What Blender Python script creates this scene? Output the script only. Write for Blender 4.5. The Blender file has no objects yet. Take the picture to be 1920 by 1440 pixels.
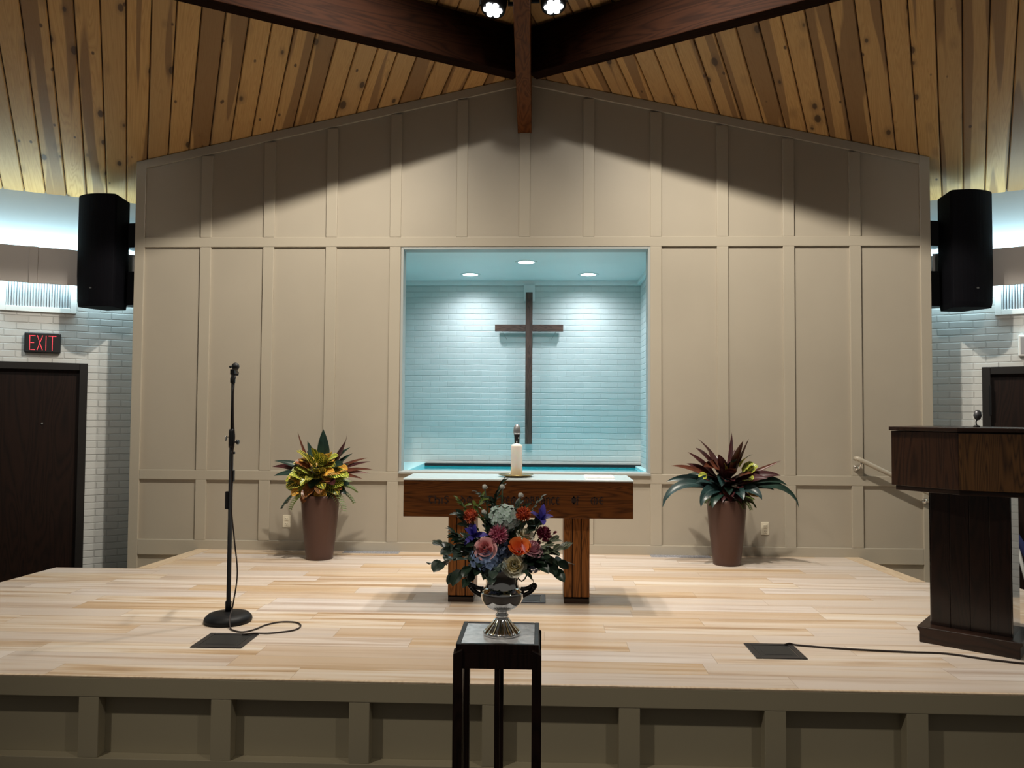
import bpy, bmesh, math, random
from math import pi, sin, cos, radians
from mathutils import Vector, Matrix, Quaternion
S = bpy.context.scene
C = S.collection
V = Vector

# ------------------------------------------------------------------ camera
cam_d = bpy.data.cameras.new('camera')
cam = bpy.data.objects.new('camera', cam_d); C.objects.link(cam)
S.camera = cam
YAW, PITCH, ROLL = radians(-2.1658), radians(2.0803), radians(0.3579)
f_ = V((sin(YAW)*cos(PITCH), cos(YAW)*cos(PITCH), sin(PITCH)))
r_ = V((cos(YAW), -sin(YAW), 0)); u_ = r_.cross(f_)
r2 = cos(ROLL)*r_ + sin(ROLL)*u_; u2 = -sin(ROLL)*r_ + cos(ROLL)*u_
cam.matrix_world = Matrix(((r2.x, u2.x, -f_.x, 0.1569), (r2.y, u2.y, -f_.y, -7.1447),
                           (r2.z, u2.z, -f_.z, 1.3027), (0, 0, 0, 1)))
cam_d.sensor_width = 36; cam_d.lens = 1442/1920*36
cam_d.clip_start = .05

# ------------------------------------------------------------------ exposure, world, lights
S.view_settings.view_transform = 'Standard'
S.view_settings.look = 'None'
S.view_settings.gamma = 1
S.view_settings.use_curve_mapping = False
S.view_settings.exposure = 0.0
W = bpy.data.worlds.new('dim_hall'); S.world = W; W.use_nodes = True
W.node_tree.nodes['Background'].inputs[0].default_value = (1.0, .95, .86, 1)
W.node_tree.nodes['Background'].inputs[1].default_value = .08

def lamp(name, kind, loc, energy, color, target=None, **kw):
    d = bpy.data.lights.new(name, kind); d.energy = energy; d.color = color
    for k, v in kw.items(): setattr(d, k, v)
    o = bpy.data.objects.new(name, d); C.objects.link(o); o.location = loc
    if target is not None:
        o.rotation_euler = (V(target)-V(loc)).to_track_quat('-Z', 'Y').to_euler()
    return o
WARM = (1.0, .92, .79); NEUT = (1.0, .93, .84); NICHE = (.84, .935, 1.0)
# stage wash spots further up the ridge beam, aimed at the stage
for sx in (-1, 1):
    lamp('stage_wash', 'SPOT', (sx*.35, -2.30, 5.08), 320, WARM, (sx*2.2, -.2, .2), spot_size=radians(98), spot_blend=1, shadow_soft_size=.06)
    lamp('stage_wash', 'SPOT', (sx*.80, -2.55, 5.10), 680, WARM, (sx*3.7, -.1, .55), spot_size=radians(98), spot_blend=1, shadow_soft_size=.06)
# the two spots that can be seen at the top of the picture
for sx in (-1, 1):
    lamp('par_beam', 'SPOT', (sx*.23+.01, -1.20, 4.44), 265, NEUT, (sx*.5, -1.75, 0), spot_size=radians(92), spot_blend=1, shadow_soft_size=.07)
# low lamps over the seats
lamp('hall_fill', 'SPOT', (-3.7, -7.0, 5.5), 480, WARM, (-.2, -4.1, .35), spot_size=radians(58), spot_blend=1, shadow_soft_size=.12)
lamp('hall_fill', 'SPOT', (3.7, -7.0, 5.5), 240, WARM, (.3, -4.1, .35), spot_size=radians(58), spot_blend=1, shadow_soft_size=.12)

for sx in (-1, 1):  # unseen fill spots added to brighten the side valances
    lamp('hall_fill', 'SPOT', (sx*1.5, -8.5, 5.8), 480, NEUT, (sx*5.2, -.4, 2.5), spot_size=radians(33), spot_blend=1, shadow_soft_size=.15)

# ------------------------------------------------------------------ helpers
def link(o, parent=None):
    C.objects.link(o)
    if parent: o.parent = parent
    return o
def thing(name, label, cat, loc=(0, 0, 0), rotz=0, group=None):
    o = bpy.data.objects.new(name, None); C.objects.link(o)
    o.empty_display_size = .1
    o.location = loc; o.rotation_euler = (0, 0, rotz)
    o['label'] = label; o['category'] = cat
    if group: o['group'] = group
    return o
def tag(o, label, cat, group=None):
    o['label'] = label; o['category'] = cat
    if group: o['group'] = group
    return o
def obj(name, bm, m, parent=None, smooth=False, bevel=0, loc=None, rot=None, seg=2):
    me = bpy.data.meshes.new(name)
    bm.normal_update()
    bm.to_mesh(me); bm.free()
    for x in (m if isinstance(m, (list, tuple)) else [m]): me.materials.append(x)
    if smooth:
        for p in me.polygons: p.use_smooth = True
    o = bpy.data.objects.new(name, me); link(o, parent)
    if loc is not None: o.location = loc
    if rot is not None: o.rotation_euler = rot
    if bevel:
        b = o.modifiers.new('bevel', 'BEVEL'); b.width = bevel; b.segments = seg; b.limit_method = 'ANGLE'; b.angle_limit = radians(40)
        b.harden_normals = False
    return o
def struct(name, bm, m, **kw):
    o = obj(name, bm, m, **kw); o['kind'] = 'structure'; return o
def dup(root, loc, rotz, label, group=None):
    r = root.copy(); C.objects.link(r); r.location = loc; r.rotation_euler = (0, 0, rotz); r['label'] = label
    if group: r['group'] = group
    for ch in list(root.children):
        c = ch.copy(); C.objects.link(c); c.parent = r
        for g in list(ch.children):
            d = g.copy(); C.objects.link(d); d.parent = c
    return r
def BM(): return bmesh.new()
def bx(bm, x0, x1, y0, y1, z0, z1, mi=0, mat=None):
    vs = [bm.verts.new(V((x, y, z)) if mat is None else mat @ V((x, y, z))) for z in (z0, z1) for y in (y0, y1) for x in (x0, x1)]
    for q in ((0, 2, 3, 1), (4, 5, 7, 6), (0, 1, 5, 4), (2, 6, 7, 3), (0, 4, 6, 2), (1, 3, 7, 5)):
        f = bm.faces.new([vs[i] for i in q]); f.material_index = mi
    return vs
def prism(bm, pts, a, b, axis='y', mi=0):
    """polygon pts (2D) extruded between a and b along axis"""
    def mk(p, t):
        if axis == 'y': return V((p[0], t, p[1]))
        if axis == 'x': return V((t, p[0], p[1]))
        return V((p[0], p[1], t))
    A = [bm.verts.new(mk(p, a)) for p in pts]; B = [bm.verts.new(mk(p, b)) for p in pts]
    n = len(pts)
    fs = [bm.faces.new(A), bm.faces.new(B[::-1])]
    for i in range(n): fs.append(bm.faces.new((A[i], B[i], B[(i+1) % n], A[(i+1) % n])))
    for f in fs: f.material_index = mi
    bmesh.ops.recalc_face_normals(bm, faces=fs)
def lathe(bm, prof, seg=40, mat=None, mod=None, cap=True, mi=0):
    rings = []
    for k, (r, z) in enumerate(prof):
        ring = []
        for i in range(seg):
            a = 2*pi*i/seg
            rr = r*(mod(a, z) if mod else 1)
            p = V((rr*cos(a), rr*sin(a), z))
            ring.append(bm.verts.new(mat @ p if mat is not None else p))
        rings.append(ring)
    for a, b in zip(rings, rings[1:]):
        for i in range(seg):
            f = bm.faces.new((a[i], a[(i+1) % seg], b[(i+1) % seg], b[i])); f.smooth = True; f.material_index = mi
    if cap:
        bm.faces.new(rings[0][::-1]).material_index = mi; bm.faces.new(rings[-1]).material_index = mi
def tube(bm, pts, r, seg=8, mi=0, cap=True, taper=None):
    pts = [V(p) for p in pts]; n = len(pts); rings = []
    up = None
    for i, p in enumerate(pts):
        t = (pts[min(i+1, n-1)]-pts[max(i-1, 0)]).normalized()
        if up is None:
            up = V((0, 0, 1)) if abs(t.z) < .9 else V((1, 0, 0))
        a = (up - t*up.dot(t)).normalized(); up = a; b = t.cross(a)
        rr = r if taper is None else r*(1+(taper-1)*i/(n-1))
        rings.append([bm.verts.new(p + a*rr*cos(2*pi*k/seg) + b*rr*sin(2*pi*k/seg)) for k in range(seg)])
    for A, B in zip(rings, rings[1:]):
        for k in range(seg):
            f = bm.faces.new((A[k], A[(k+1) % seg], B[(k+1) % seg], B[k])); f.smooth = True; f.material_index = mi
    if cap:
        bm.faces.new(rings[0][::-1]).material_index = mi; bm.faces.new(rings[-1]).material_index = mi
def spline(pts, n=8):
    """Catmull-Rom through pts"""
    P = [V(p) for p in pts]; P = [2*P[0]-P[1]]+P+[2*P[-1]-P[-2]]; out = []
    for i in range(1, len(P)-2):
        for k in range(n):
            t = k/n
            out.append(.5*((2*P[i])+(-P[i-1]+P[i+1])*t+(2*P[i-1]-5*P[i]+4*P[i+1]-P[i+2])*t*t+(-P[i-1]+3*P[i]-3*P[i+1]+P[i+2])*t**3))
    out.append(P[-2]); return out
def ball(bm, c, r, seg=14, ring=8, sq=(1, 1, 1), mi=0):
    m = Matrix.Translation(V(c)) @ Matrix.Diagonal((r*sq[0], r*sq[1], r*sq[2], 1))
    res = bmesh.ops.create_uvsphere(bm, u_segments=seg, v_segments=ring, radius=1, matrix=m)
    for v in res['verts']:
        for f in v.link_faces: f.smooth = True; f.material_index = mi

# ------------------------------------------------------------------ materials
def mat(name, col=(.5, .5, .5), rough=.5, metal=0, spec=.5, emit=None, es=0, coat=0, trans=0, ior=1.45):
    m = bpy.data.materials.new(name); m.use_nodes = True
    b = m.node_tree.nodes['Principled BSDF']
    b.inputs['Base Color'].default_value = (*col, 1); b.inputs['Roughness'].default_value = rough
    b.inputs['Metallic'].default_value = metal; b.inputs['Specular IOR Level'].default_value = spec
    b.inputs['Coat Weight'].default_value = coat; b.inputs['Coat Roughness'].default_value = .12
    b.inputs['Transmission Weight'].default_value = trans; b.inputs['IOR'].default_value = ior
    if emit: b.inputs['Emission Color'].default_value = (*emit, 1); b.inputs['Emission Strength'].default_value = es
    return m
class N:
    """tiny node helper"""
    def __init__(s, m): s.m = m; s.t = m.node_tree; s.b = s.t.nodes['Principled BSDF']
    def n(s, kind, **kw):
        x = s.t.nodes.new(kind)
        for k, v in kw.items(): setattr(x, k, v)
        return x
    def l(s, a, b): s.t.links.new(a, b)
    def math(s, op, a, b=None, clamp=False):
        x = s.n('ShaderNodeMath', operation=op, use_clamp=clamp)
        for i, v in enumerate((a, b)):
            if v is None: continue
            if isinstance(v, (int, float)): x.inputs[i].default_value = v
            else: s.l(v, x.inputs[i])
        return x.outputs[0]
    def xyz(s, src): 
        x = s.n('ShaderNodeSeparateXYZ'); s.l(src, x.inputs[0]); return x.outputs
    def comb(s, a, b, c=0.0):
        x = s.n('ShaderNodeCombineXYZ')
        for i, v in enumerate((a, b, c)):
            if isinstance(v, (int, float)): x.inputs[i].default_value = v
            else: s.l(v, x.inputs[i])
        return x.outputs[0]
    def noise(s, vec, scale=5, detail=4, rough=.5, dist=0):
        x = s.n('ShaderNodeTexNoise'); s.l(vec, x.inputs['Vector'])
        x.inputs['Scale'].default_value = scale; x.inputs['Detail'].default_value = detail
        x.inputs['Roughness'].default_value = rough; x.inputs['Distortion'].default_value = dist
        return x.outputs['Fac']
    def ramp(s, fac, stops, interp='LINEAR'):
        x = s.n('ShaderNodeValToRGB'); r = x.color_ramp; r.interpolation = interp
        while len(r.elements) < len(stops): r.elements.new(.5)
        for e, (p, c) in zip(r.elements, stops): e.position = p; e.color = (*c, 1)
        s.l(fac, x.inputs[0]); return x.outputs[0]
    def mix(s, fac, a, b, blend='MIX'):
        x = s.n('ShaderNodeMix', data_type='RGBA', blend_type=blend)
        for i, v in ((0, fac), (6, a), (7, b)):
            if isinstance(v, (int, float)): x.inputs[i].default_value = v
            elif isinstance(v, tuple): x.inputs[i].default_value = (*v, 1)
            else: s.l(v, x.inputs[i])
        return x.outputs[2]
    def bump(s, h, strength=.3, dist=.01):
        x = s.n('ShaderNodeBump'); x.inputs['Strength'].default_value = strength; x.inputs['Distance'].default_value = dist
        s.l(h, x.inputs['Height']); s.l(x.outputs[0], s.b.inputs['Normal'])
    def base(s, c): s.l(c, s.b.inputs['Base Color'])
    def obj(s): return s.n('ShaderNodeTexCoord').outputs['Object']
    def uv(s): return s.n('ShaderNodeTexCoord').outputs['UV']

def wood(name, c_dark, c_light, axis='x', rough=.4, scale=1.0, coat=0, rings=9, contrast=1.0, spec=.5):
    m = mat(name, c_light, rough, coat=coat, spec=spec); n = N(m)
    x, y, z = n.xyz(n.obj())
    g, a, b = {'x': (x, y, z), 'y': (y, x, z), 'z': (z, x, y)}[axis]
    vec = n.comb(n.math('MULTIPLY', g, .9*scale), n.math('MULTIPLY', a, 9*scale), n.math('MULTIPLY', b, 9*scale))
    low = n.noise(vec, .8, 2, .5, .4)
    ring = n.math('ABSOLUTE', n.math('SINE', n.math('MULTIPLY', low, rings*6.0)))
    fine = n.noise(n.comb(n.math('MULTIPLY', g, 3*scale), n.math('MULTIPLY', a, 90*scale), n.math('MULTIPLY', b, 90*scale)), 1, 3, .6)
    fac = n.math('ADD', n.math('MULTIPLY', ring, .55*contrast), n.math('MULTIPLY', fine, .6), clamp=True)
    n.base(n.ramp(fac, [(.15, c_dark), (.85, c_light)]))
    n.bump(fac, .08, .003)
    return m

def paint(name, col, rough=.45, amt=.03, sc=60):
    m = mat(name, col, rough); n = N(m)
    f = n.noise(n.obj(), sc, 3, .6)
    n.bump(f, amt, .004)
    g = n.noise(n.obj(), 1.3, 3)
    n.base(n.ramp(g, [(.3, tuple(c*.96 for c in col)), (.7, tuple(min(1, c*1.03) for c in col))]))
    return m

M_wall = paint('taupe_paint', (.40, .355, .285), .38)
M_trim = paint('taupe_trim_paint', (.42, .375, .30), .33)
M_stagefront = paint('stage_front_paint', (.345, .30, .205), .4)
M_white = paint('white_paint', (.78, .79, .77), .5)
M_band = paint('cove_wall_paint', (.46, .48, .47), .5)
M_nichewhite = paint('niche_white_paint', (.74, .78, .78), .5)
M_black = mat('black_plastic', (.012, .012, .014), .42)
M_blackmat = mat('black_rubber', (.012, .011, .011), .7)
M_blackmetal = mat('black_metal', (.006, .006, .007), .5, spec=.25)
M_lining = mat('niche_lining_grey', (.36, .38, .37), .5)
M_valance = paint('valance_grey', (.56, .52, .49), .45)
M_chrome = mat('chrome', (.75, .74, .72), .06, 1)
M_brass = mat('brass', (.42, .30, .13), .22, 1)
M_steel = mat('steel', (.6, .6, .6), .25, 1)
M_dark_wood = wood('dark_stained_wood', (.007, .003, .0015), (.026, .010, .005), 'x', .35, 1)
M_dark_wood_z = wood('dark_stained_wood_upright', (.004, .0018, .001), (.016, .006, .0035), 'z', .3, 1, coat=.2)
M_lect_front = wood('lectern_oak', (.028, .011, .003), (.125, .056, .016), 'z', .3, 1.2, coat=.3, rings=14)
M_case = wood('lectern_case_wood', (.010, .0035, .0015), (.036, .014, .006), 'z', .3, 1, coat=.15)
M_gloss = mat('dark_gloss_varnish', (.012, .006, .004), .16, coat=1, spec=.9); M_gloss.node_tree.nodes['Principled BSDF'].inputs['Coat Roughness'].default_value = .06
M_beam = wood('beam_wood', (.005, .0015, .0006), (.014, .0045, .0018), 'x', .6, .8, spec=.03)
M_ridge = wood('ridge_beam_wood', (.09, .030, .010), (.19, .072, .026), 'y', .38, .8)
M_altar = wood('altar_oak_shaded', (.036, .0105, .0022), (.125, .040, .0075), 'x', .42, 1.1, rings=12, spec=.25)  # apron oak, darkened to carry the shade on the front
M_altar_lit_z = wood('altar_oak_lit_upright', (.07, .023, .005), (.25, .09, .02), 'z', .42, 1.3, rings=12, spec=.25)  # same oak, lighter to carry the light on the legs
M_groove = mat('groove_dark', (.012, .006, .004), .8)
M_pedestal = wood('espresso_wood', (.005, .0025, .002), (.015, .007, .005), 'z', .4, spec=.25)
M_cross = wood('cross_walnut', (.03, .014, .010), (.10, .052, .038), 'z', .5, 1.5)
M_door = wood('door_walnut', (.005, .0022, .0014), (.015, .006, .0035), 'z', .45, .7, spec=.3)
M_doorframe = mat('door_frame_paint', (.013, .011, .010), .4)
M_speaker = mat('speaker_black', (.002, .002, .004), .8, spec=.15)
M_cord = mat('cord_black', (.02, .012, .010), .6)
M_pot = mat('bronze_resin', (.085, .042, .031), .36, .2)
M_soil = mat('soil', (.02, .014, .01), .95)
M_ivory = mat('ivory_plastic', (.72, .66, .52), .4)
M_floorroom = mat('carpet_dark', (.06, .05, .045), .95)
M_candle = mat('wax', (.88, .85, .78), .4); M_candle.node_tree.nodes['Principled BSDF'].inputs['Subsurface Weight'].default_value = .3
M_paper = mat('paper', (.9, .9, .9), .7)
M_red_led = mat('red_led', (.3, .01, .02), .4, emit=(1, .07, .09), es=2.4)
M_led_white = mat('led_white', (1, 1, 1), .4, emit=(.95, .97, 1), es=14)
M_downlight = mat('downlight_lens', (1, 1, 1), .4, emit=(.85, .97, 1), es=9)
M_candle_red = mat('wick', (.9, .9, .88), .8)
M_glass_top = mat('altar_glass', (.70, .80, .84), .08, spec=.8)  # pale blue puts the niche's reflection into the glass colour
M_marble = mat('grey_marble', (.6, .61, .63), .15)
n = N(M_marble); n.base(n.ramp(n.noise(n.obj(), 14, 6, .6, 1.6), [(.35, (.52, .53, .56)), (.6, (.80, .81, .83))]))

# painted brick, u along the wall and v up, from object coordinates
def brick(name, col, uaxis, off=0.0, bumpy=.9, vert=1.0):
    m = mat(name, col, .5); n = N(m)
    x, y, z = n.xyz(n.obj()); u = x if uaxis == 'x' else y
    wob = n.noise(n.obj(), 3.5, 2)
    w2 = n.math('MULTIPLY', n.math('SUBTRACT', wob, .5), .012)
    vec = n.comb(n.math('ADD', u, 20.0+off), n.math('ADD', n.math('ADD', z, 20.0), w2))
    b = n.n('ShaderNodeTexBrick'); n.l(vec, b.inputs['Vector'])
    b.inputs['Scale'].default_value = 1; b.inputs['Brick Width'].default_value = .2032; b.inputs['Row Height'].default_value = .0677
    b.inputs['Mortar Size'].default_value = .0055; b.inputs['Mortar Smooth'].default_value = .35
    b.inputs['Color1'].default_value = (*[c*.96 for c in col], 1); b.inputs['Color2'].default_value = (*[min(1, c*1.03) for c in col], 1)
    b.inputs['Mortar'].default_value = (*[min(1, c*.88) for c in col], 1)
    hz = n.math('ABSOLUTE', n.math('SUBTRACT', n.math('FRACT', n.math('DIVIDE', n.math('ADD', n.math('ADD', z, 20.0), w2), .0677)), .5))
    hz = n.ramp(hz, [(.40, (0, 0, 0)), (.475, (1, 1, 1))])
    fac = n.math('MAXIMUM', hz, n.math('MULTIPLY', b.outputs['Fac'], vert))
    b2 = n.n('ShaderNodeTexBrick'); n.l(vec, b2.inputs['Vector'])
    for kk in ('Scale', 'Brick Width', 'Row Height', 'Color1', 'Color2'): b2.inputs[kk].default_value = b.inputs[kk].default_value
    b2.inputs['Mortar Size'].default_value = 0
    n.base(n.mix(n.math('MULTIPLY', fac, .8 if vert > .5 else .5), b2.outputs['Color'], tuple(c*.86 for c in col)))
    inv = n.math('SUBTRACT', 1.0, fac)
    h = n.math('ADD', n.math('MULTIPLY', inv, 1.0), n.math('MULTIPLY', n.noise(n.obj(), 55, 4, .6), .12))
    n.bump(h, bumpy, .006)
    return m
M_brick = brick('painted_brick', (.60, .605, .585), 'x')
M_nbrick = brick('niche_brick', (.58, .61, .60), 'x', .07, .75, .35)
M_nbrick_y = brick('niche_brick_side', (.58, .62, .61), 'y', .03, .75, .35)

# knotty pine boards, UV in metres: u across, v along
M_pine = mat('knotty_pine', (.5, .36, .2), .5); n = N(M_pine)
u, v, _w = n.xyz(n.uv())
idx = n.math('FLOOR', n.math('DIVIDE', u, .178))
wn = n.n('ShaderNodeTexWhiteNoise', noise_dimensions='1D'); n.l(idx, wn.inputs['W'])
rv = wn.outputs['Value']; rc = n.xyz(wn.outputs['Color'])
voff = n.math('ADD', v, n.math('MULTIPLY', rv, 37.0))
gvec = n.comb(n.math('MULTIPLY', u, 11.0), n.math('MULTIPLY', voff, .55), rv)
low = n.noise(gvec, 1.0, 2, .5, .6)
ring = n.math('ABSOLUTE', n.math('SINE', n.math('MULTIPLY', low, 60.0)))
fine = n.noise(n.comb(n.math('MULTIPLY', u, 120.0), n.math('MULTIPLY', voff, 2.5), rv), 1, 3)
gr = n.math('ADD', n.math('MULTIPLY', ring, .3), n.math('MULTIPLY', fine, .5))
col = n.ramp(gr, [(.15, (.50, .26, .08)), (.75, (.70, .41, .15))])
col = n.mix(n.math('MULTIPLY', rc[1], .55), col, (.40, .245, .11))
# reddish heartwood streak running down some boards
hb = n.noise(n.comb(n.math('MULTIPLY', u, 7.0), n.math('MULTIPLY', voff, .32), n.math('MULTIPLY', rv, 9.0)), 1.0, 1.5, .4, .2)
hm = n.ramp(hb, [(.515, (0, 0, 0)), (.535, (1, 1, 1))])
hm = n.math('MULTIPLY', hm, n.ramp(rc[2], [(.28, (0, 0, 0)), (.30, (1, 1, 1))]))
col = n.mix(n.math('MULTIPLY', hm, .75), col, (.22, .11, .042))
vo = n.n('ShaderNodeTexVoronoi', feature='F1'); vo.inputs['Scale'].default_value = 1
n.l(n.comb(n.math('MULTIPLY', u, 5.6), n.math('MULTIPLY', voff, 3.0), 0.0), vo.inputs['Vector'])
kc = n.xyz(vo.outputs['Color'])[0]
kd = n.math('DIVIDE', vo.outputs['Distance'], n.math('ADD', n.math('MULTIPLY', kc, .75), .35))
kn = n.ramp(kd, [(.0, (1, 1, 1)), (.13, (.95, .95, .95)), (.165, (.32, .32, .32)), (.34, (0, 0, 0))])
kn = n.math('MULTIPLY', kn, n.ramp(kc, [(.22, (0, 0, 0)), (.24, (1, 1, 1))]))
col = n.mix(n.math('MULTIPLY', kn, .92), col, (.06, .03, .016))
vo2 = n.n('ShaderNodeTexVoronoi', feature='F1'); vo2.inputs['Scale'].default_value = 1
n.l(n.comb(n.math('MULTIPLY', u, 8.0), n.math('ADD', n.math('MULTIPLY', voff, 4.6), 11.3), 0.0), vo2.inputs['Vector'])
k2 = n.xyz(vo2.outputs['Color'])[1]
kd2 = n.ramp(vo2.outputs['Distance'], [(.07, (1, 1, 1)), (.115, (0, 0, 0))])
col = n.mix(n.math('MULTIPLY', n.math('MULTIPLY', kd2, n.math('GREATER_THAN', k2, .40)), .9), col, (.09, .045, .022))
n.base(col); n.bump(gr, .05, .003)

# pale plank flooring: planks run along x, object coordinates
M_deck = mat('pale_plank_floor', (.6, .5, .38), .36); n = N(M_deck)
x, y, z = n.xyz(n.obj())
row = n.math('FLOOR', n.math('DIVIDE', n.math('ADD', y, 10.0), .178))
wn = n.n('ShaderNodeTexWhiteNoise', noise_dimensions='1D'); n.l(row, wn.inputs['W'])
xs = n.math('ADD', n.math('ADD', x, 20.0), n.math('MULTIPLY', wn.outputs['Value'], 9.0))
pid = n.math('FLOOR', n.math('DIVIDE', xs, 1.22))
wn2 = n.n('ShaderNodeTexWhiteNoise', noise_dimensions='2D'); n.l(n.comb(pid, row), wn2.inputs['Vector'])
r2c = n.xyz(wn2.outputs['Color'])
st = n.noise(n.comb(n.math('MULTIPLY', x, .55), n.math('MULTIPLY', y, 13.0), n.math('MULTIPLY', wn2.outputs['Value'], 40.0)), 1.0, 4, .55, .5)
fi = n.noise(n.comb(n.math('MULTIPLY', x, 3.0), n.math('MULTIPLY', y, 90.0), wn2.outputs['Value']), 1.0, 3, .6)
c1 = n.ramp(st, [(.34, (.31, .19, .10)), (.44, (.50, .35, .21)), (.53, (.64, .54, .43)), (.66, (.70, .64, .57))])
c2 = n.ramp(st, [(.30, (.42, .31, .23)), (.48, (.60, .52, .45)), (.66, (.55, .48, .43))])
cc = n.mix(n.ramp(r2c[0], [(.35, (0, 0, 0)), (.65, (1, 1, 1))]), c1, c2)
cc = n.mix(n.math('MULTIPLY', fi, .3), cc, (.52, .40, .29))
cc = n.mix(n.math('MULTIPLY', n.ramp(r2c[1], [(.45, (0, 0, 0)), (.75, (1, 1, 1))]), .55), cc, (.50, .345, .20))
cc = n.mix(n.math('MULTIPLY', n.ramp(r2c[2], [(.55, (0, 0, 0)), (.8, (1, 1, 1))]), .6), cc, n.ramp(st, [(.35, (.46, .38, .33)), (.6, (.70, .64, .60))]))
ky = n.math('ABSOLUTE', n.math('SUBTRACT', n.math('FRACT', n.math('DIVIDE', n.math('ADD', y, 10.0), .178)), .5))
kx = n.math('ABSOLUTE', n.math('SUBTRACT', n.math('FRACT', n.math('DIVIDE', xs, 1.22)), .5))
seam = n.math('MAXIMUM', n.math('GREATER_THAN', ky, .492), n.math('GREATER_THAN', kx, .4987))
cc = n.mix(n.math('MULTIPLY', seam, .5), cc, (.25, .17, .10))
n.base(cc)
M_deck_edge = wood('pale_edge_plank', (.50, .36, .23), (.68, .55, .40), 'y', .38, .6, contrast=.5)

M_water = mat('pool_water', (.02, .50, .60), .05, spec=.6)
n = N(M_water); n.bump(n.noise(n.obj(), 6, 2), .12, .01)
M_pool = mat('pool_liner', (.55, .85, .88), .3)

# ------------------------------------------------------------------ room shell
TH = radians(28); CT, ST = cos(TH), sin(TH)
JX, JY = 4.552, .235            # a point of each side wall's face
ZF = -.46                       # hall floor
G = .454
bm = BM(); bx(bm, -9, 9, -11, 3.5, ZF-.1, ZF); struct('floor', bm, M_floorroom)

# side walls: local x runs along the wall, local y into it
def side(sgn): return (sgn*JX, JY, 0), -sgn*TH
for sgn, nm in ((-1, 'left'), (1, 'right')):
    loc, rz = side(sgn)
    q = -sgn                     # local x sign that points to the corner behind the front wall
    def rng(a, b): return (a, b) if q > 0 else (-b, -a)
    d0, d1 = -.83, .224          # door hole (frame outside)
    bm = BM()
    for a, b, z0, z1 in ((-4.5, d0, ZF, 2.72), (d1, 3.2, ZF, 2.72), (d0, d1, 1.757, 2.72)):
        xx = rng(a, b); bx(bm, xx[0], xx[1], 0, .2, z0, z1, 0)
    xx = rng(-4.5, 3.2); bx(bm, xx[0], xx[1], -.004, .2, 2.72, 3.47, 1)
    struct('wall_'+nm, bm, [M_brick, M_band], loc=loc, rot=(0, 0, rz))
    # door
    dn = 'door_1' if sgn < 0 else 'door_2'
    bm = BM(); xx = rng(d0+.07, d1-.07); bx(bm, xx[0], xx[1], .05, .10, ZF, 1.69)
    dr = struct(dn, bm, M_door, loc=loc, rot=(0, 0, rz))
    bm = BM()
    for a, b, z0, z1 in ((d0, d0+.07, ZF, 1.757), (d1-.07, d1, ZF, 1.757), (d0+.07, d1-.07, 1.687, 1.757)):
        xx = rng(a, b); bx(bm, xx[0], xx[1], -.02, .12, z0, z1)
    fr = obj('door_frame', bm, M_doorframe, dr, bevel=.004)
    if sgn < 0:
        bm = BM(); lathe(bm, [(.011, 0), (.011, .006), (.005, .008)], 14, Matrix.Translation((-.16, .05, 1.16)) @ Matrix.Rotation(pi/2, 4, 'X'))
        obj('peephole', bm, M_steel, dr)
    else:
        bm = BM(); bx(bm, -.168, -.15, -.03, .04, 1.30, 1.58); obj('closer_arm', bm, M_blackmetal, dr)

# ceiling boards
bm = BM(); uvl = bm.loops.layers.uv.new('UVMap')
for sgn in (-1, 1):
    e = V((CT, -sgn*ST, 0)); e = e if sgn < 0 else -e      # along the wall, towards the corner behind the front wall
    up = V((-sgn*ST, -CT, G)).normalized()
    nrm = V((sgn*.2132, .4009, 1)).normalized()
    org = V((sgn*JX, JY, 3.412))
    sub = BM(); sl = sub.loops.layers.uv.new('UVMap')
    BWD = .178
    for k in range(-34, 34):
        u0, u1 = k*BWD, (k+1)*BWD
        g = .0035; c = .007
        prof = [(u0+g, .02), (u0+g, .003+c), (u0+g+c, 0), (u1-g-c, 0), (u1-g, .003+c), (u1-g, .02)]
        A = [sub.verts.new(org+e*a+nrm*w+up*(-.12)) for a, w in prof]
        B = [sub.verts.new(org+e*a+nrm*w+up*9.0) for a, w in prof]
        for i in range(5):
            f = sub.faces.new((A[i], A[i+1], B[i+1], B[i]))
            for lp, (a, vv) in zip(f.loops, ((prof[i][0], -.12), (prof[i+1][0], -.12), (prof[i+1][0], 9), (prof[i][0], 9))):
                a2 = min(max(a, u0+.004), u1-.004)
                lp[sl].uv = (a2+60*BWD+(0 if sgn < 0 else 80*BWD), vv)
    # backing
    qd = [sub.verts.new(org+e*a+nrm*.021+up*b) for a, b in ((-7, -.3), (6.4, -.3), (6.4, 9), (-7, 9))]
    fb = sub.faces.new(qd); fb.material_index = 1
    bmesh.ops.bisect_plane(sub, geom=sub.verts[:]+sub.edges[:]+sub.faces[:], plane_co=(0, 0, 0), plane_no=(-sgn, 0, 0), clear_outer=True)
    tmp = bpy.data.meshes.new('tmp'); sub.to_mesh(tmp); sub.free(); bm.from_mesh(tmp); bpy.data.meshes.remove(tmp)
struct('ceiling', bm, [M_pine, M_groove])

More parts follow.
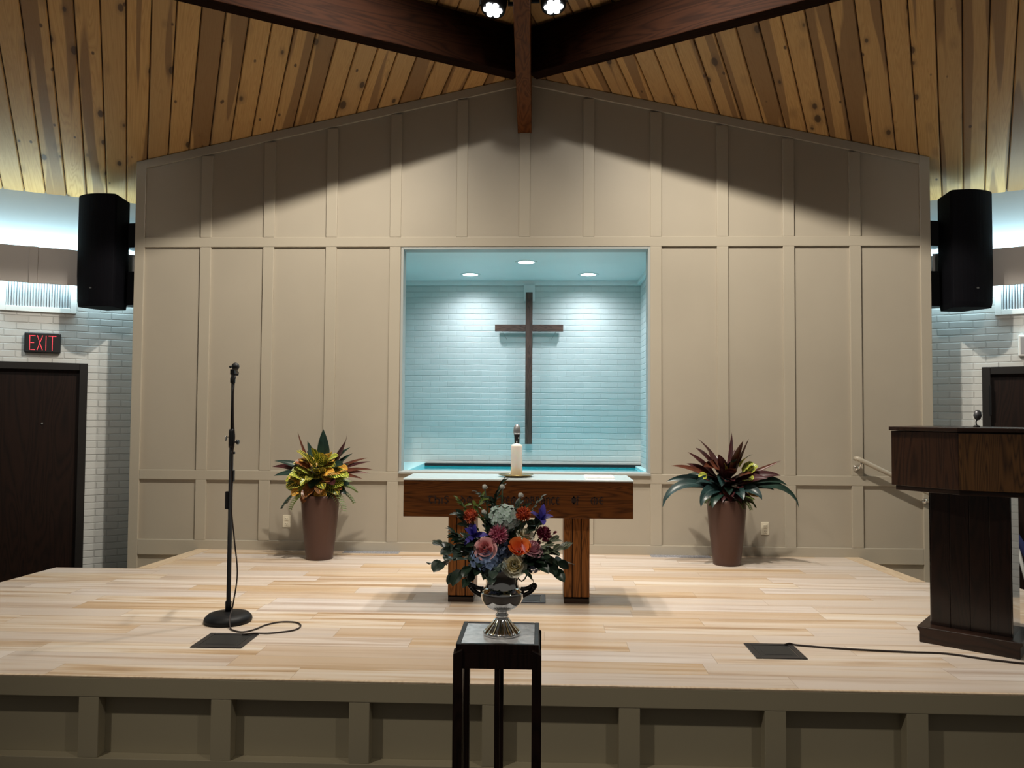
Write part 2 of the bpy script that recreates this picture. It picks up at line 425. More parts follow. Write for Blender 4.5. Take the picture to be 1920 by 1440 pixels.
# ridge beam and the two tilted-plan purlin beams
def beam(name, label, p0, p1, w, h, m):
    """solid beam whose lower edge centre runs p0 -> p1"""
    p0, p1 = V(p0), V(p1); d = p1-p0; L = d.length
    yawz = math.atan2(d.y, d.x)
    t = thing(name, label, 'ceiling beam', p0, yawz)
    rise = d.z; hl = math.hypot(d.x, d.y)
    bm = BM(); prism(bm, [(0, 0), (hl, rise), (hl, rise+h), (0, h)], -w/2, w/2, 'y')
    obj('timber', bm, m, t, bevel=.006)
    return t
M_ridge2 = wood('ridge_timber', (.055, .015, .003), (.13, .040, .009), 'x', .5, .8, spec=.15)
ridge = beam('ceiling_beam', 'narrow reddish brown beam running overhead from the wall peak towards the viewer', (-.009, .015, 3.925), (-.009, -8.0, 3.925+8.015*.4), .13, .55, M_ridge2)
for sgn in (-1, 1):
    a0 = V((sgn*.07, -.44-.577*.07, 4.25)); L = 5.0
    a1 = a0+V((sgn*cos(radians(30))*L, -sin(radians(30))*L, 0))
    beam('ceiling_beam', 'deep dark brown beam spreading from the peak to the upper '+('left' if sgn < 0 else 'right'), a0, a1, .14, .41, M_beam)

# front wall with its niche opening
GZ0, GS = 4.475, .2135
def gz(x): return GZ0-GS*abs(x)
NX0, NX1, NZ0, NZ1 = -1.165, 1.167, .742, 2.848
HX = 3.725
bm = BM()
prism(bm, [(-HX, ZF), (NX0, ZF), (NX0, gz(NX0)), (-HX, gz(HX))], .022, .14)
prism(bm, [(NX1, ZF), (HX, ZF), (HX, gz(HX)), (NX1, gz(NX1))], .022, .14)
prism(bm, [(NX0, NZ1), (NX1, NZ1), (NX1, gz(NX1)), (0, gz(0)), (NX0, gz(NX0))], .022, .14)
prism(bm, [(NX0, ZF), (NX1, ZF), (NX1, NZ0), (NX0, NZ0)], .022, .14)
for s in (-1, 1):
    prism(bm, [(.022, ZF), (.74, ZF), (.74, 3.37), (.022, gz(HX))], s*HX, s*(HX-.08), 'x')
struct('wall_front', bm, M_wall)
k = [0]
def trim(bm):
    k[0] += 1
    return struct('trim_%d' % k[0], bm, M_trim, bevel=.004)
cols = [-3.037, -2.432, -1.832, -1.223, -.595, -.007, .593, 1.219, 1.833, 2.438, 3.043]
BW = .052
for s in (-1, 1):
    bm = BM(); a, b = sorted((s*HX, s*3.63))
    prism(bm, [(a, ZF), (b, ZF), (b, gz(b)-.004), (a, gz(a)-.004)], 0, .0225); trim(bm)
    bm = BM(); prism(bm, [(0, gz(0)-.004), (s*3.63, gz(3.63)-.004), (s*3.63, gz(3.63)-.085), (0, gz(0)-.085)], -.001, .0225); trim(bm)
for z0, z1 in ((2.851, 2.943), (.648, .738), (-.058, .086)):
    bm = BM(); bx(bm, -3.63, 3.63, .0005, .0225, z0, z1); trim(bm)
for x in cols:
    bm = BM()
    ze = min(gz(x-BW), gz(x+BW))-.086
    bx(bm, x-BW, x+BW, .001, .0225, 2.943, ze if abs(x) > .1 else 3.93)
    if abs(x) > 1.1: bx(bm, x-BW, x+BW, .001, .0225, .738, 2.851)
    bx(bm, x-BW, x+BW, .001, .0225, .086, .648)
    trim(bm)
for s in (-1, 1):     # lower panels beside the stair wells
    bm = BM(); a, b = sorted((s*3.63, s*3.05)); bx(bm, a, b, .001, .0225, ZF, ZF+.1); trim(bm)

# ------------------------------------------------------------------ baptistry niche
YB = 2.05
bm = BM(); bx(bm, -1.9, 1.34, YB, YB+.1, -.3, 3.0); struct('wall_back', bm, M_nbrick)
bm = BM(); bx(bm, 1.34, 1.44, .14, YB+.1, -.3, 3.0); struct('wall_niche_right', bm, M_nbrick_y)
bm = BM(); bx(bm, -2.0, -1.9, .14, YB+.1, -.3, 3.0); struct('wall_niche_left', bm, M_nbrick_y)
bm = BM(); bx(bm, -1.9, 1.34, .14, YB, 2.875, 2.97); struct('ceiling_niche', bm, M_nichewhite)
bm = BM(); bx(bm, -1.9, 1.34, YB-.03, YB-.0005, 2.825, 2.875); bx(bm, 1.30, 1.3395, .16, YB-.03, 2.83, 2.875); struct('trim_niche', bm, M_nichewhite, bevel=.004)
bm = BM()   # pale lining round the opening
t_ = .022
bx(bm, NX0-.001, NX0+t_, .006, .15, NZ0, NZ1); bx(bm, NX1-t_, NX1+.001, .006, .15, NZ0, NZ1)
bx(bm, NX0+t_, NX1-t_, .006, .15, NZ1-t_, NZ1+.001)
bx(bm, NX0-.0, NX1+.0, -.02, .16, NZ0-.02, NZ0+.003)
struct('trim_opening', bm, M_lining, bevel=.003)
pool = thing('baptistry_pool', 'turquoise pool of water at the bottom of the wall niche', 'pool', (0, 0, 0))
bm = BM()
bx(bm, -1.9, 1.34, .16, .26, -.25, .70); bx(bm, -1.88, -1.22, .26, YB-.002, -.25, .695)
bx(bm, 1.27, 1.338, .26, YB-.002, -.25, .675); bx(bm, -1.22, 1.27, YB-.06, YB-.002, -.25, .66); bx(bm, -1.22, 1.27, .26, YB-.06, -.3, -.2)
obj('basin', bm, M_pool, pool, bevel=.006)
bm = BM(); bx(bm, -1.2195, 1.2695, .2605, YB-.0605, .2, .655); obj('water', bm, M_water, pool)
bm = BM(); bx(bm, -1.22, 1.335, YB-.075, YB-.003, .662, .688); obj('rear_rim', bm, M_black, pool)

cr = thing('cross', 'tall dark wooden cross hung before the white brick of the niche', 'cross', (.011, 1.965, .925))
bm = BM(); bx(bm, -.041, .041, -.022, .022, 0, 1.80); obj('upright', bm, M_cross, cr, bevel=.003)
M_cross_x = wood('cross_walnut_bar', (.03, .014, .010), (.10, .052, .038), 'x', .5, 1.5)
bm = BM(); bx(bm, -.405, -.041, -.02, .02, 1.335, 1.415); bx(bm, .041, .405, -.02, .02, 1.335, 1.415); obj('crossbar', bm, M_cross_x, cr, bevel=.003)
bm = BM(); tube(bm, [(-.33, .02, 1.36), (-.27, .083, 1.25)], .002, 6); obj('wire', bm, M_steel, cr)
bm = BM(); tube(bm, [(.33, .02, 1.36), (.27, .083, 1.25)], .002, 6); obj('wire', bm, M_steel, cr)
bm = BM(); bx(bm, -.066, .066, .03, .083, 1.70, 1.90); bx(bm, -.03, .03, .02, .03, 1.74, 1.80); obj('wall_bracket', bm, M_nichewhite, cr, bevel=.004)

DL = [((-.66, 1.60), 'left'), ((.69, 1.60), 'right'), ((-.005, .88), 'front')]
for (x, y), w in DL:
    lab = {'left': 'small round recessed light in niche ceiling, left of the cross', 'right': 'small round recessed light in niche ceiling, right of the cross',
           'front': 'larger-looking round recessed light in niche ceiling nearest the opening'}[w]
    t = thing('recessed_light', lab, 'ceiling light', (x, y, 2.875), 0, 'recessed lights in the niche ceiling')
    bm = BM(); lathe(bm, [(.085, -.004), (.115, -.004), (.118, 0), (.085, 0)], 32, cap=False); obj('trim_ring', bm, M_nichewhite, t)
    bm = BM(); lathe(bm, [(.085, -.003), (.085, 0)], 32); obj('lens', bm, M_downlight, t)
    lamp('niche_beam', 'SPOT', (x, y, 2.86), 80 if w == 'front' else 62, NICHE, (x, y+(.0 if w == 'front' else .12), 0), spot_size=radians(155), spot_blend=1, shadow_soft_size=.04)

# ------------------------------------------------------------------ side wall fittings
def cove(sgn):
    loc, rz = side(sgn)
    q = -sgn
    return loc, rz, q
for sgn, nm in ((-1, 'left'), (1, 'right')):
    loc, rz, q = cove(sgn)
    def rng(a, b): return (a, b) if q > 0 else (-b, -a)
    t = thing('cove_valance', 'long taupe valance board with lights behind it, %s of the panelled wall' % nm, 'light valance', loc, rz)
    bm = BM(); xx = rng(-4.0, .62); bx(bm, xx[0], xx[1], -.16, -.14, 2.505, 2.855)
    xx = rng(.62, .80); bx(bm, xx[0], xx[1], -.13, -.11, 2.515, 2.850)
    obj('board', bm, M_valance, t, bevel=.003)
    for a in (-.245, .175, -.9, -1.6):
        bm = BM(); xx = rng(a-.036, a+.036); bx(bm, xx[0], xx[1], -.172, -.16, 2.50, 2.855); obj('batten', bm, M_valance, t, bevel=.002)
    for a in (-3.2, -2.2, -1.2, -.2, .6):
        bm = BM(); xx = rng(a-.01, a+.01); bx(bm, xx[0], xx[1], -.14, 0, 2.66, 2.70); obj('bracket', bm, M_white, t)
    # led strips: one washes up over the white band and the boards, one down the brick
    R = Matrix.Rotation(rz, 4, 'Z')
    for zz, tgt, en in ((2.84, 1, 46), (2.60, -1, 34)):
        p = V(loc)+R @ V((q*(-1.6), -.122 if tgt > 0 else -.08, zz))
        a = lamp('cove_led', 'AREA', p, en, (.56, .86, 1.0) if tgt > 0 else (.62, .90, 1.0), None, shape='RECTANGLE', size=4.6, size_y=.05)
        a.rotation_euler = ((pi-radians(30)) if tgt > 0 else radians(8), 0, rz)
    # grille
    g = thing('air_grille', 'white framed louvred air grille under the valance on the %s brick wall' % nm, 'air vent', loc, rz)
    xx = rng(-.53, .11); fw = .05
    bm = BM(); x0, x1, z0, z1 = xx[0], xx[1], 2.245, 2.62
    bx(bm, x0, x0+fw, -.025, 0, z0, z1); bx(bm, x1-fw, x1, -.025, 0, z0, z1); bx(bm, x0+fw, x1-fw, -.025, 0, z0, z0+fw); bx(bm, x0+fw, x1-fw, -.025, 0, z1-fw, z1)
    obj('frame', bm, M_white, g, bevel=.003)
    bm = BM(); xw = x0+fw
    while xw < x1-fw-.01:
        m_ = Matrix.Translation((xw+.011, -.012, 0)) @ Matrix.Rotation(radians(35), 4, 'Z')
        bx(bm, -.009, .009, -.0012, .0012, z0+fw, z1-fw, 0, m_); xw += .0225
    bx(bm, x0+fw, x1-fw, -.003, -.0005, z0+fw, z1-fw, 1)
    obj('louvres', bm, [mat('louvre_grey', (.5, .53, .55), .4), mat('duct_dark', (.12, .13, .14), .7)], g)

# EXIT sign
loc, rz = side(-1)
R = Matrix.Rotation(rz, 4, 'Z')
ex = thing('exit_sign', 'black exit sign with red dotted letters above the left door', 'exit sign', V(loc)+R @ V((-.165, 0, 1.845)), rz)
bm = BM(); bx(bm, -.152, .152, -.055, 0, 0, .197); obj('housing', bm, M_black, ex, bevel=.012, seg=3)
dots = []
def seg(a, b, nn):
    for i in range(nn): dots.append((a[0]+(b[0]-a[0])*i/(nn-1), a[1]+(b[1]-a[1])*i/(nn-1)))
zb, zt = .03, .165; zm = (zb+zt)/2
seg((-.105, zb), (-.105, zt), 15); seg((-.095, zt), (-.062, zt), 5); seg((-.095, zm), (-.072, zm), 4); seg((-.095, zb), (-.062, zb), 5)
seg((-.042, zt), (.0, zb), 14); seg((.0, zt), (-.042, zb), 14)
seg((.030, zb), (.030, zt), 15); seg((.083, zb), (.083, zt), 15); seg((.054, zt), (.112, zt), 8)
bm = BM()
for a, b in dots:
    lathe(bm, [(.0033, 0), (.0024, .003)], 7, Matrix.Translation((a, -.055, b)) @ Matrix.Rotation(pi/2, 4, 'X'))
obj('lettering', bm, M_red_led, ex)
loc, rz = side(1); R = Matrix.Rotation(rz, 4, 'Z')
eb = thing('emergency_light', 'pale box high on right wall above the right door, cut by the photo edge', 'wall box', V(loc)+R @ V((.22, 0, 1.85)), rz)
bm = BM(); bx(bm, -.152, .152, -.05, 0, 0, .197); obj('housing', bm, M_white, eb, bevel=.01)
bm = BM(); bx(bm, -.135, .135, -.053, -.049, .018, .179); obj('cover', bm, mat('cover_grey', (.35, .35, .36), .4), eb, bevel=.002)

# loudspeakers
def make_speaker(sgn, label):
    t = thing('loudspeaker', label, 'loudspeaker', (sgn*4.05, .10, 2.275), sgn*radians(10), 'black loudspeakers flanking the panelled wall')
    # plan: bowed grille, tapering sides
    front = []
    for i in range(13):
        a = -1+2*i/12; front.append((a*.20, -.15-.055*(1-a*a)))
    plan = front+[(.20, -.12), (.115, .16), (-.115, .16), (-.20, -.12)]
    Hh = 1.07
    bm = BM()
    rows = []
    for z, sc in ((0, .93), (.05, .97), (.30, 1), (Hh-.02, 1), (Hh, .985)):
        rows.append([bm.verts.new((px*sc, py*sc, z)) for px, py in plan])
    nn = len(plan)
    for A, B in zip(rows, rows[1:]):
        for i in range(nn): bm.faces.new((A[i], A[(i+1) % nn], B[(i+1) % nn], B[i]))
    bm.faces.new(rows[0][::-1]); bm.faces.new(rows[-1])
    obj('cabinet', bm, M_speaker, t, bevel=.004)
    bm = BM(); bx(bm, -.012, .012, -.2045, -.197, .165, .178); obj('badge', bm, M_steel, t)
    for z0, z1 in ((.05, .38), (.62, .86)):
        bm = BM(); a, b = sorted((-sgn*.05, -sgn*.30)); bx(bm, a, b, .14, .30, z0, z1); obj('bracket', bm, M_black, t, bevel=.003)
    return t
make_speaker(-1, 'tall black loudspeaker hung left of the panelled wall, by the exit sign')
make_speaker(1, 'tall black loudspeaker hung right of the panelled wall, over the lectern side')

# ------------------------------------------------------------------ stage
st = thing('stage', 'raised stage with pale plank floor and taupe panelled front', 'stage', (0, 0, 0))
out = [(-3.05, 0), (-3.05, 0), (-3.15, -.9), (-3.83, -.9), (-3.90, -1.5), (-4.3, -3.40), (4.3, -3.40), (3.80, -1.5), (3.745, -1.0), (3.15, -1.0), (3.05, 0)]
out = out[1:]
bm = BM(); prism(bm, out, -.03, 0, 'z'); obj('deck', bm, M_deck, st)
for s, pts in ((-1, [(-3.05, 0), (-3.15, -.9)]), (1, [(3.05, 0), (3.15, -1.0)])):
    (x0, y0), (x1, y1) = pts
    bm = BM(); prism(bm, [(x0, y0), (x1, y1), (x1-s*.13, y1), (x0-s*.13, y0)], 0, .003, 'z'); obj('edge_plank', bm, M_deck_edge, st)
bm = BM(); bx(bm, -4.3, 4.3, -3.4185, -3.40, -.007, .0005); obj('nosing', bm, M_deck_edge, st, bevel=.001)
inner = [(x*.997, y-.01 if y > -1.2 else y+.05) for x, y in out]
bm = BM(); prism(bm, inner, ZF, -.03, 'z'); obj('body', bm, M_stagefront, st)
bm = BM(); bx(bm, -4.3, 4.3, -3.418, -3.35, -.10, -.007); obj('top_rail', bm, M_stagefront, st, bevel=.003)
bm = BM(); bx(bm, -4.3, 4.3, -3.418, -3.35, ZF, -.392); obj('bottom_rail', bm, M_stagefront, st, bevel=.003)
for x in (-4.01, -3.355, -2.70, -2.043, -1.387, -.711, -.068, .585, 1.270, 1.929, 2.585, 3.24, 3.9):
    bm = BM(); bx(bm, x-.05, x+.05, -3.416, -3.35, -.392, -.10); obj('batten', bm, M_stagefront, st, bevel=.003)
for s in (-1, 1):
    for i, (z, xa, xb) in enumerate(((-.155, 3.10, 3.42), (-.31, 3.42, 3.72))):
        bm = BM(); a, b = sorted((s*xa, s*xb)); bx(bm, a, b, -.88, -.002, ZF, z); obj('step', bm, M_deck_edge, st, bevel=.004)

# floor registers at the foot of the wall
M_reg = mat('register_grey', (.42, .44, .50), .25, .4)
for x0, x1, w in ((-1.66, -1.14, 'left'), (1.16, 1.70, 'right')):
    t = thing('floor_register', 'flat grey floor vent at the wall foot beside the %s planter' % w, 'floor vent', ((x0+x1)/2, -.055, 0), 0, 'floor vents along the panelled wall')
    h = (x1-x0)/2
    bm = BM(); bx(bm, -h, h, -.05, .05, 0, .004); obj('plate', bm, M_reg, t, bevel=.002)
    bm = BM()
    for i in range(20): 
        x = -h+.02+i*(2*h-.04)/19; bx(bm, x-.004, x+.004, -.035, .035, .004, .0052)
    obj('slots', bm, mat('slot_grey', (.3, .32, .37), .4, .3), t)

# outlets
for x, z, w in ((-2.22, .267, 'left'), (2.211, .251, 'right')):
    t = thing('outlet', 'ivory wall outlet in the panelling near the %s planter' % w, 'wall outlet', (x, .022, z), 0, 'outlets low on the panelled wall')
    bm = BM(); bx(bm, -.036, .036, -.006, 0, -.058, .058); obj('cover_plate', bm, M_ivory, t, bevel=.003)
    for dz in (-.027, .02):
        bm = BM(); bx(bm, -.017, .017, -.0085, -.006, dz-.016, dz+.016); s_ = obj('socket', bm, M_ivory, t, bevel=.003)
        bm = BM(); bx(bm, -.009, -.006, -.0092, -.0085, dz-.001, dz+.009); bx(bm, .006, .009, -.0092, -.0085, dz-.001, dz+.009); bx(bm, -.002, .002, -.0092, -.0085, dz-.011, dz-.006)
        obj('slots', bm, M_groove, s_)

# handrail
hr = thing('handrail', 'taupe round handrail sloping down the wall behind the lectern', 'handrail', (3.0, 0, .9))
bm = BM(); tube(bm, [(0, -.05, .0), (.012, -.075, .003), (.04, -.08, -.012), (.66, -.08, -.312), (.95, -.08, -.452)], .021, 14); obj('rail', bm, M_trim, hr)
for x in (.045, .655):
    z = -.012-.484*(x-.04)
    bm = BM(); lathe(bm, [(.03, 0), (.03, .008), (.018, .02), (.012, .03)], 20, Matrix.Translation((x-.015, .0, z-.075)) @ Matrix.Rotation(pi/2, 4, 'X'))
    tube(bm, spline([(x-.015, -.02, z-.075), (x-.01, -.06, z-.07), (x, -.08, z-.02)], 5), .008, 8)
    obj('bracket', bm, M_chrome, hr, smooth=True)

# ------------------------------------------------------------------ floor boxes and cords
M_fb = mat('floor_box_black', (.018, .017, .019), .4)
for (x, y, w, d, lab, nm) in ((-1.617, -2.815, .285, .27, 'black square floor box in front of the microphone stand', 'a'),
                              (1.443, -2.83, .27, .262, 'black square floor box at the right, with a cord leading to the lectern', 'b'),
                              (.062, -1.727, .265, .232, 'dark floor box under the altar table, half hidden by the silver urn', 'c')):
    t = thing('floor_box', lab, 'floor box', (x, y, 0), 0, 'floor boxes in the stage deck')
    bm = BM(); f = .032; a, b = w/2, d/2
    bx(bm, -a, -a+f, -b, b, 0, .006); bx(bm, a-f, a, -b, b, 0, .006); bx(bm, -a+f, a-f, -b, -b+f, 0, .006); bx(bm, -a+f, a-f, b-f, b, 0, .006)
    obj('frame', bm, M_fb if nm != 'c' else mat('floor_box_grey', (.07, .075, .09), .4), t, bevel=.002)
    bm = BM(); bx(bm, -a+f+.004, a-f-.004, -b+f+.004, b-f-.004, 0, .004); bx(bm, -a+f+.03, a-f-.03, -b+f+.03, b-f-.03, .004, .005)
    obj('lid', bm, mat('floor_box_lid', (.013, .013, .014), .5), t, bevel=.001)
bm = BM()
pts = [(-1.757, -2.40, 1.52), (-1.757, -2.425, 1.42), (-1.750, -2.432, 1.22), (-1.741, -2.435, 1.13), (-1.752, -2.437, 1.0), (-1.752, -2.437, .72), (-1.728, -2.437, .5), (-1.705, -2.44, .3), (-1.73, -2.43, .12), (-1.735, -2.45, .066), (-1.715, -2.52, .052),
       (-1.69, -2.575, .012), (-1.657, -2.618, .006), (-1.585, -2.655, .006), (-1.532, -2.60, .006), (-1.50, -2.50, .006), (-1.432, -2.43, .006), (-1.339, -2.435, .006), (-1.285, -2.505, .006), (-1.297, -2.60, .006), (-1.414, -2.67, .006), (-1.50, -2.70, .012), (-1.56, -2.72, .010)]
tube(bm, spline(pts, 7), .0045, 7)
tag(obj('audio_cable', bm, M_cord), 'thin black cord down the microphone stand, looping on the floor beside it', 'cord', 'cords on the stage')
bm = BM()
pts = [(1.53, -2.73, .010), (1.56, -2.715, .012), (1.60, -2.722, .006), (1.75, -2.76, .006), (1.887, -2.785, .006), (2.162, -2.815, .006), (2.36, -2.83, .006), (2.56, -2.93, .006), (2.80, -3.0, .006), (3.1, -3.0, .006)]
tube(bm, spline(pts, 7), .005, 7)
tag(obj('audio_cable', bm, M_cord), 'black cord from the right floor box running past the lectern foot', 'cord', 'cords on the stage')

# ------------------------------------------------------------------ microphone stand
ms = thing('microphone_stand', 'black microphone stand with round base on the left of the stage', 'microphone stand', (-1.765, -2.42, 0))
bm = BM(); lathe(bm, [(.138, 0), (.143, .012), (.140, .028), (.120, .048), (.080, .058), (.03, .062), (.022, .064)], 48); obj('base', bm, M_blackmetal, ms, smooth=True)
bm = BM(); lathe(bm, [(.019, .062), (.019, .12), (.013, .13), (.013, 1.12)], 20); obj('lower_tube', bm, M_blackmetal, ms)
bm = BM(); lathe(bm, [(.0085, 1.1), (.0085, 1.485)], 16); obj('upper_tube', bm, M_blackmetal, ms)
bm = BM(); lathe(bm, [(.017, 1.07), (.018, 1.09), (.018, 1.17), (.015, 1.185)], 20); obj('clutch', bm, M_black, ms)
bm = BM(); tube(bm, [(.015, 0, 1.105), (.035, 0, 1.105)], .005, 8); lathe(bm, [(.014, 0), (.016, .004), (.014, .012)], 14, Matrix.Translation((.033, 0, 1.105)) @ Matrix.Rotation(pi/2, 4, 'Y')); obj('clutch_knob', bm, M_black, ms)
bm = BM(); tube(bm, [(-.015, 0, 1.135), (-.036, 0, 1.137)], .003, 8); tube(bm, spline([(-.043, -.005, 1.142), (-.034, 0, 1.135), (-.036, -.004, 1.11)], 4), .0045, 8); obj('cable_hook', bm, M_steel, ms)
bm = BM(); bx(bm, -.030, -.010, -.015, .012, .69, .80); obj('cord_clip', bm, M_black, ms, bevel=.004)
bm = BM(); bx(bm, .010, .021, -.012, .012, .86, .93); obj('cable_tie', bm, M_black, ms, bevel=.002)
bm = BM(); bx(bm, .010, .022, -.008, .008, 1.03, 1.045); obj('cable_tie', bm, M_black, ms, bevel=.002)
bm = BM(); lathe(bm, [(.015, 1.472), (.016, 1.50), (.011, 1.51), (.010, 1.535)], 16); bx(bm, -.013, .013, -.012, .012, 1.525, 1.558)
tube(bm, [(.0, 0, 1.528), (.035, 0, 1.525)], .007, 8); obj('clip_mount', bm, M_black, ms, bevel=.001)
bm = BM()
mr = Matrix.Translation((.004, .015, 1.565)) @ Matrix.Rotation(radians(80), 4, 'X') @ Matrix.Rotation(radians(14), 4, 'Y')
lathe(bm, [(.010, -.13), (.011, -.06), (.012, .0), (.013, .03)], 18, mr)
hm_ = thing('microphone', 'black handheld microphone clipped to the top of the tall stand', 'microphone', (-1.765, -2.42, 0))
obj('handle', bm, M_black, hm_, smooth=True)
bm = BM(); c_ = mr @ V((0, 0, .048)); ball(bm, (c_.x+.012, c_.y, c_.z), .024, 18, 12); obj('grille', bm, mat('mic_grille_dark', (.03, .03, .033), .5, .5), hm_)
bm = BM(); ball(bm, (-.012, -.012, 1.572), .008, 10, 6); obj('plug', bm, M_black, hm_)

# ------------------------------------------------------------------ altar table
al = thing('altar_table', 'oak altar table with carved lettering, behind the flowers', 'altar table', (0, -1.68, 0))
AX0, AX1 = -.770, .777
bm = BM(); bx(bm, AX0, AX1, -.27, .16, .592, .838); obj('apron_box', bm, M_altar, al, bevel=.004)
bm = BM(); bx(bm, AX0-.003, AX1+.003, -.274, .164, .838, .850); obj('glass_top', bm, M_glass_top, al, bevel=.003)['label'] = 'pale glossy top sheet'
for x0, x1 in ((-.478, -.295), (.316, .496)):
    w = (x1-x0); pl = w/3
    bm = BM()
    for i in range(3): bx(bm, x0+i*pl+.003, x0+(i+1)*pl-.003, -.168, .16, .045, .592)
    bx(bm, x0+.004, x1-.004, -.16, .155, .03, .59, 1)
    lg = obj('leg', bm, [M_altar_lit_z, M_groove], al, bevel=.003)
    bm = BM(); bx(bm, x0+.004, x1-.004, -.160, .156, 0, .046); obj('plinth', bm, M_dark_wood, lg)
# carved uncial lettering: strokes in a unit box, coloured dark for recess shade
GL = {
 'T': (.62, [[(.05, .82), (.2, .95), (.6, .92)], [(.34, .92), (.2, .6), (.2, .25), (.36, .04), (.58, .12)]]),
 'H': (.6, [[(.08, 1), (.08, 0)], [(.08, .5), (.3, .62), (.5, .5), (.52, .15), (.42, -.05)]]),
 'I': (.2, [[(.1, .75), (.1, 0)]]),
 'S': (.5, [[(.45, .85), (.25, .97), (.06, .75), (.25, .52), (.45, .28), (.25, .03), (.04, .15)]]),
 'D': (.62, [[(.1, .98), (.3, .75), (.5, .5), (.52, .2), (.3, .02), (.08, .2), (.1, .5), (.3, .64)]]),
 'O': (.58, [[(.3, .95), (.07, .7), (.07, .25), (.3, .02), (.53, .25), (.53, .7), (.3, .95)], [(.3, .9), (.3, .08)]]),
 'N': (.56, [[(.08, .9), (.08, 0)], [(.08, .72), (.3, .9), (.46, .7), (.46, 0)]]),
 'R': (.56, [[(.08, .95), (.08, 0)], [(.08, .9), (.35, .95), (.45, .72), (.3, .5), (.1, .48)], [(.28, .48), (.5, 0)]]),
 'E': (.5, [[(.45, .85), (.25, .96), (.06, .65), (.06, .3), (.25, .03), (.46, .14)], [(.06, .5), (.38, .5)]]),
 'M': (.86, [[(.42, .92), (.16, .8), (.07, .45), (.16, .08), (.28, .04)], [(.42, .95), (.42, 0)], [(.42, .92), (.7, .8), (.78, .45), (.7, .08), (.58, .02)]]),
 'B': (.56, [[(.08, 1), (.08, 0)], [(.08, .95), (.38, .93), (.4, .62), (.1, .54)], [(.1, .54), (.46, .45), (.46, .1), (.08, .02)]]),
 'A': (.56, [[(.1, .8), (.3, .95), (.46, .7), (.46, 0)], [(.46, .5), (.15, .45), (.08, .15), (.25, .02), (.45, .2)]]),
 'C': (.5, [[(.46, .8), (.25, .96), (.06, .65), (.06, .3), (.25, .03), (.46, .18)]]),
 'F': (.5, [[(.12, .95), (.12, -.12)], [(.12, .92), (.45, .9)], [(.12, .55), (.38, .55)]]),
}
def carve(text, x0, x1, zb, h, y, bm, sp=.3):
    W_ = sum((sp if c == ' ' else GL[c][0]+.1) for c in text)
    s = (x1-x0)/W_; x = x0
    for c in text:
        if c == ' ': x += sp*s; continue
        for stroke in GL[c][1]:
            P = [(x+a*s, zb+b*h) for a, b in stroke]
            for (ax, az), (bx_, bz) in zip(P, P[1:]):
                d = V((bx_-ax, bz-az)); L = d.length; d.normalize()
                wd = .0026+.0022*abs(d.y)          # broad-nib contrast
                nn_ = V((-d.y, d.x))*wd; e_ = d*.0012
                prism(bm, [(ax-e_.x+nn_.x, az-e_.y+nn_.y), (ax-e_.x-nn_.x, az-e_.y-nn_.y), (bx_+e_.x-nn_.x, bz+e_.y-nn_.y), (bx_+e_.x+nn_.x, bz+e_.y+nn_.y)], y, y+.004)
        x += (GL[c][0]+.1)*s
bm = BM()
carve('THIS', -.605, -.455, .683, .052, -.2712, bm); carve('DO', -.385, -.295, .683, .052, -.2714, bm); carve('IN', -.235, -.160, .683, .052, -.2712, bm)
carve('REMEMBRANCE', -.110, .292, .683, .052, -.2714, bm); carve('OF', .366, .425, .688, .052, -.2712, bm); carve('ME', .492, .585, .688, .050, -.2714, bm)
obj('lettering', bm, mat('carved_shade', (.022, .008, .004), .6), al)['label'] = 'carved lettering with recess shade put into its colour'

tr = thing('tray', 'round brass tray under the white candle on the altar', 'tray', (-.015, -1.74, .850))
bm = BM(); lathe(bm, [(.075, 0), (.08, .004), (.115, .012), (.124, .017), (.122, .019), (.112, .015), (.078, .008), (.0, .007)], 44, cap=False); bm.faces.ensure_lookup_table()
obj('dish', bm, M_brass, tr, smooth=True)
cd = thing('candle', 'white pillar candle standing on the brass tray', 'candle', (-.012, -1.745, .857))
bm = BM(); lathe(bm, [(.037, 0), (.0395, .004), (.0395, .205), (.036, .215), (.02, .222), (.003, .226)], 36); obj('wax', bm, M_candle, cd)
bm = BM(); tube(bm, [(0, 0, .224), (.001, 0, .242)], .0022, 6); obj('wick', bm, M_candle_red, cd)
mc = thing('microphone', 'silver-headed microphone standing upright behind the white candle', 'microphone', (-.014, -1.615, .850))
bm = BM(); lathe(bm, [(.055, 0), (.055, .012), (.012, .02), (.01, .10)], 28); obj('desk_stand', bm, M_black, mc)
bm = BM(); lathe(bm, [(.012, .08), (.014, .1), (.019, .27), (.022, .295)], 24); obj('handle', bm, M_black, mc)
bm = BM(); lathe(bm, [(.022, .293), (.0255, .302), (.0262, .312), (.0258, .325), (.0235, .342), (.017, .356), (.008, .363), (.001, .365)], 24); obj('grille', bm, mat('mic_grille', (.45, .46, .48), .35, .8), mc)
bm = BM(); bx(bm, .010, .015, -.02, -.013, .262, .272); obj('switch', bm, M_paper, mc)
pp = thing('napkin', 'folded white cloth lying at the right end of the altar top', 'napkin', (.565, -1.74, .850))
bm = BM(); bx(bm, -.10, .10, -.10, .10, 0, .006); bx(bm, -.098, .098, -.097, .099, .006, .011); obj('fold', bm, M_paper, pp, bevel=.002)

# ------------------------------------------------------------------ lectern
LW = radians(-38.3)
lc = thing('lectern', 'dark wooden lectern with broad angled top at the right stage side', 'lectern', (2.521, -2.752, 0), LW)
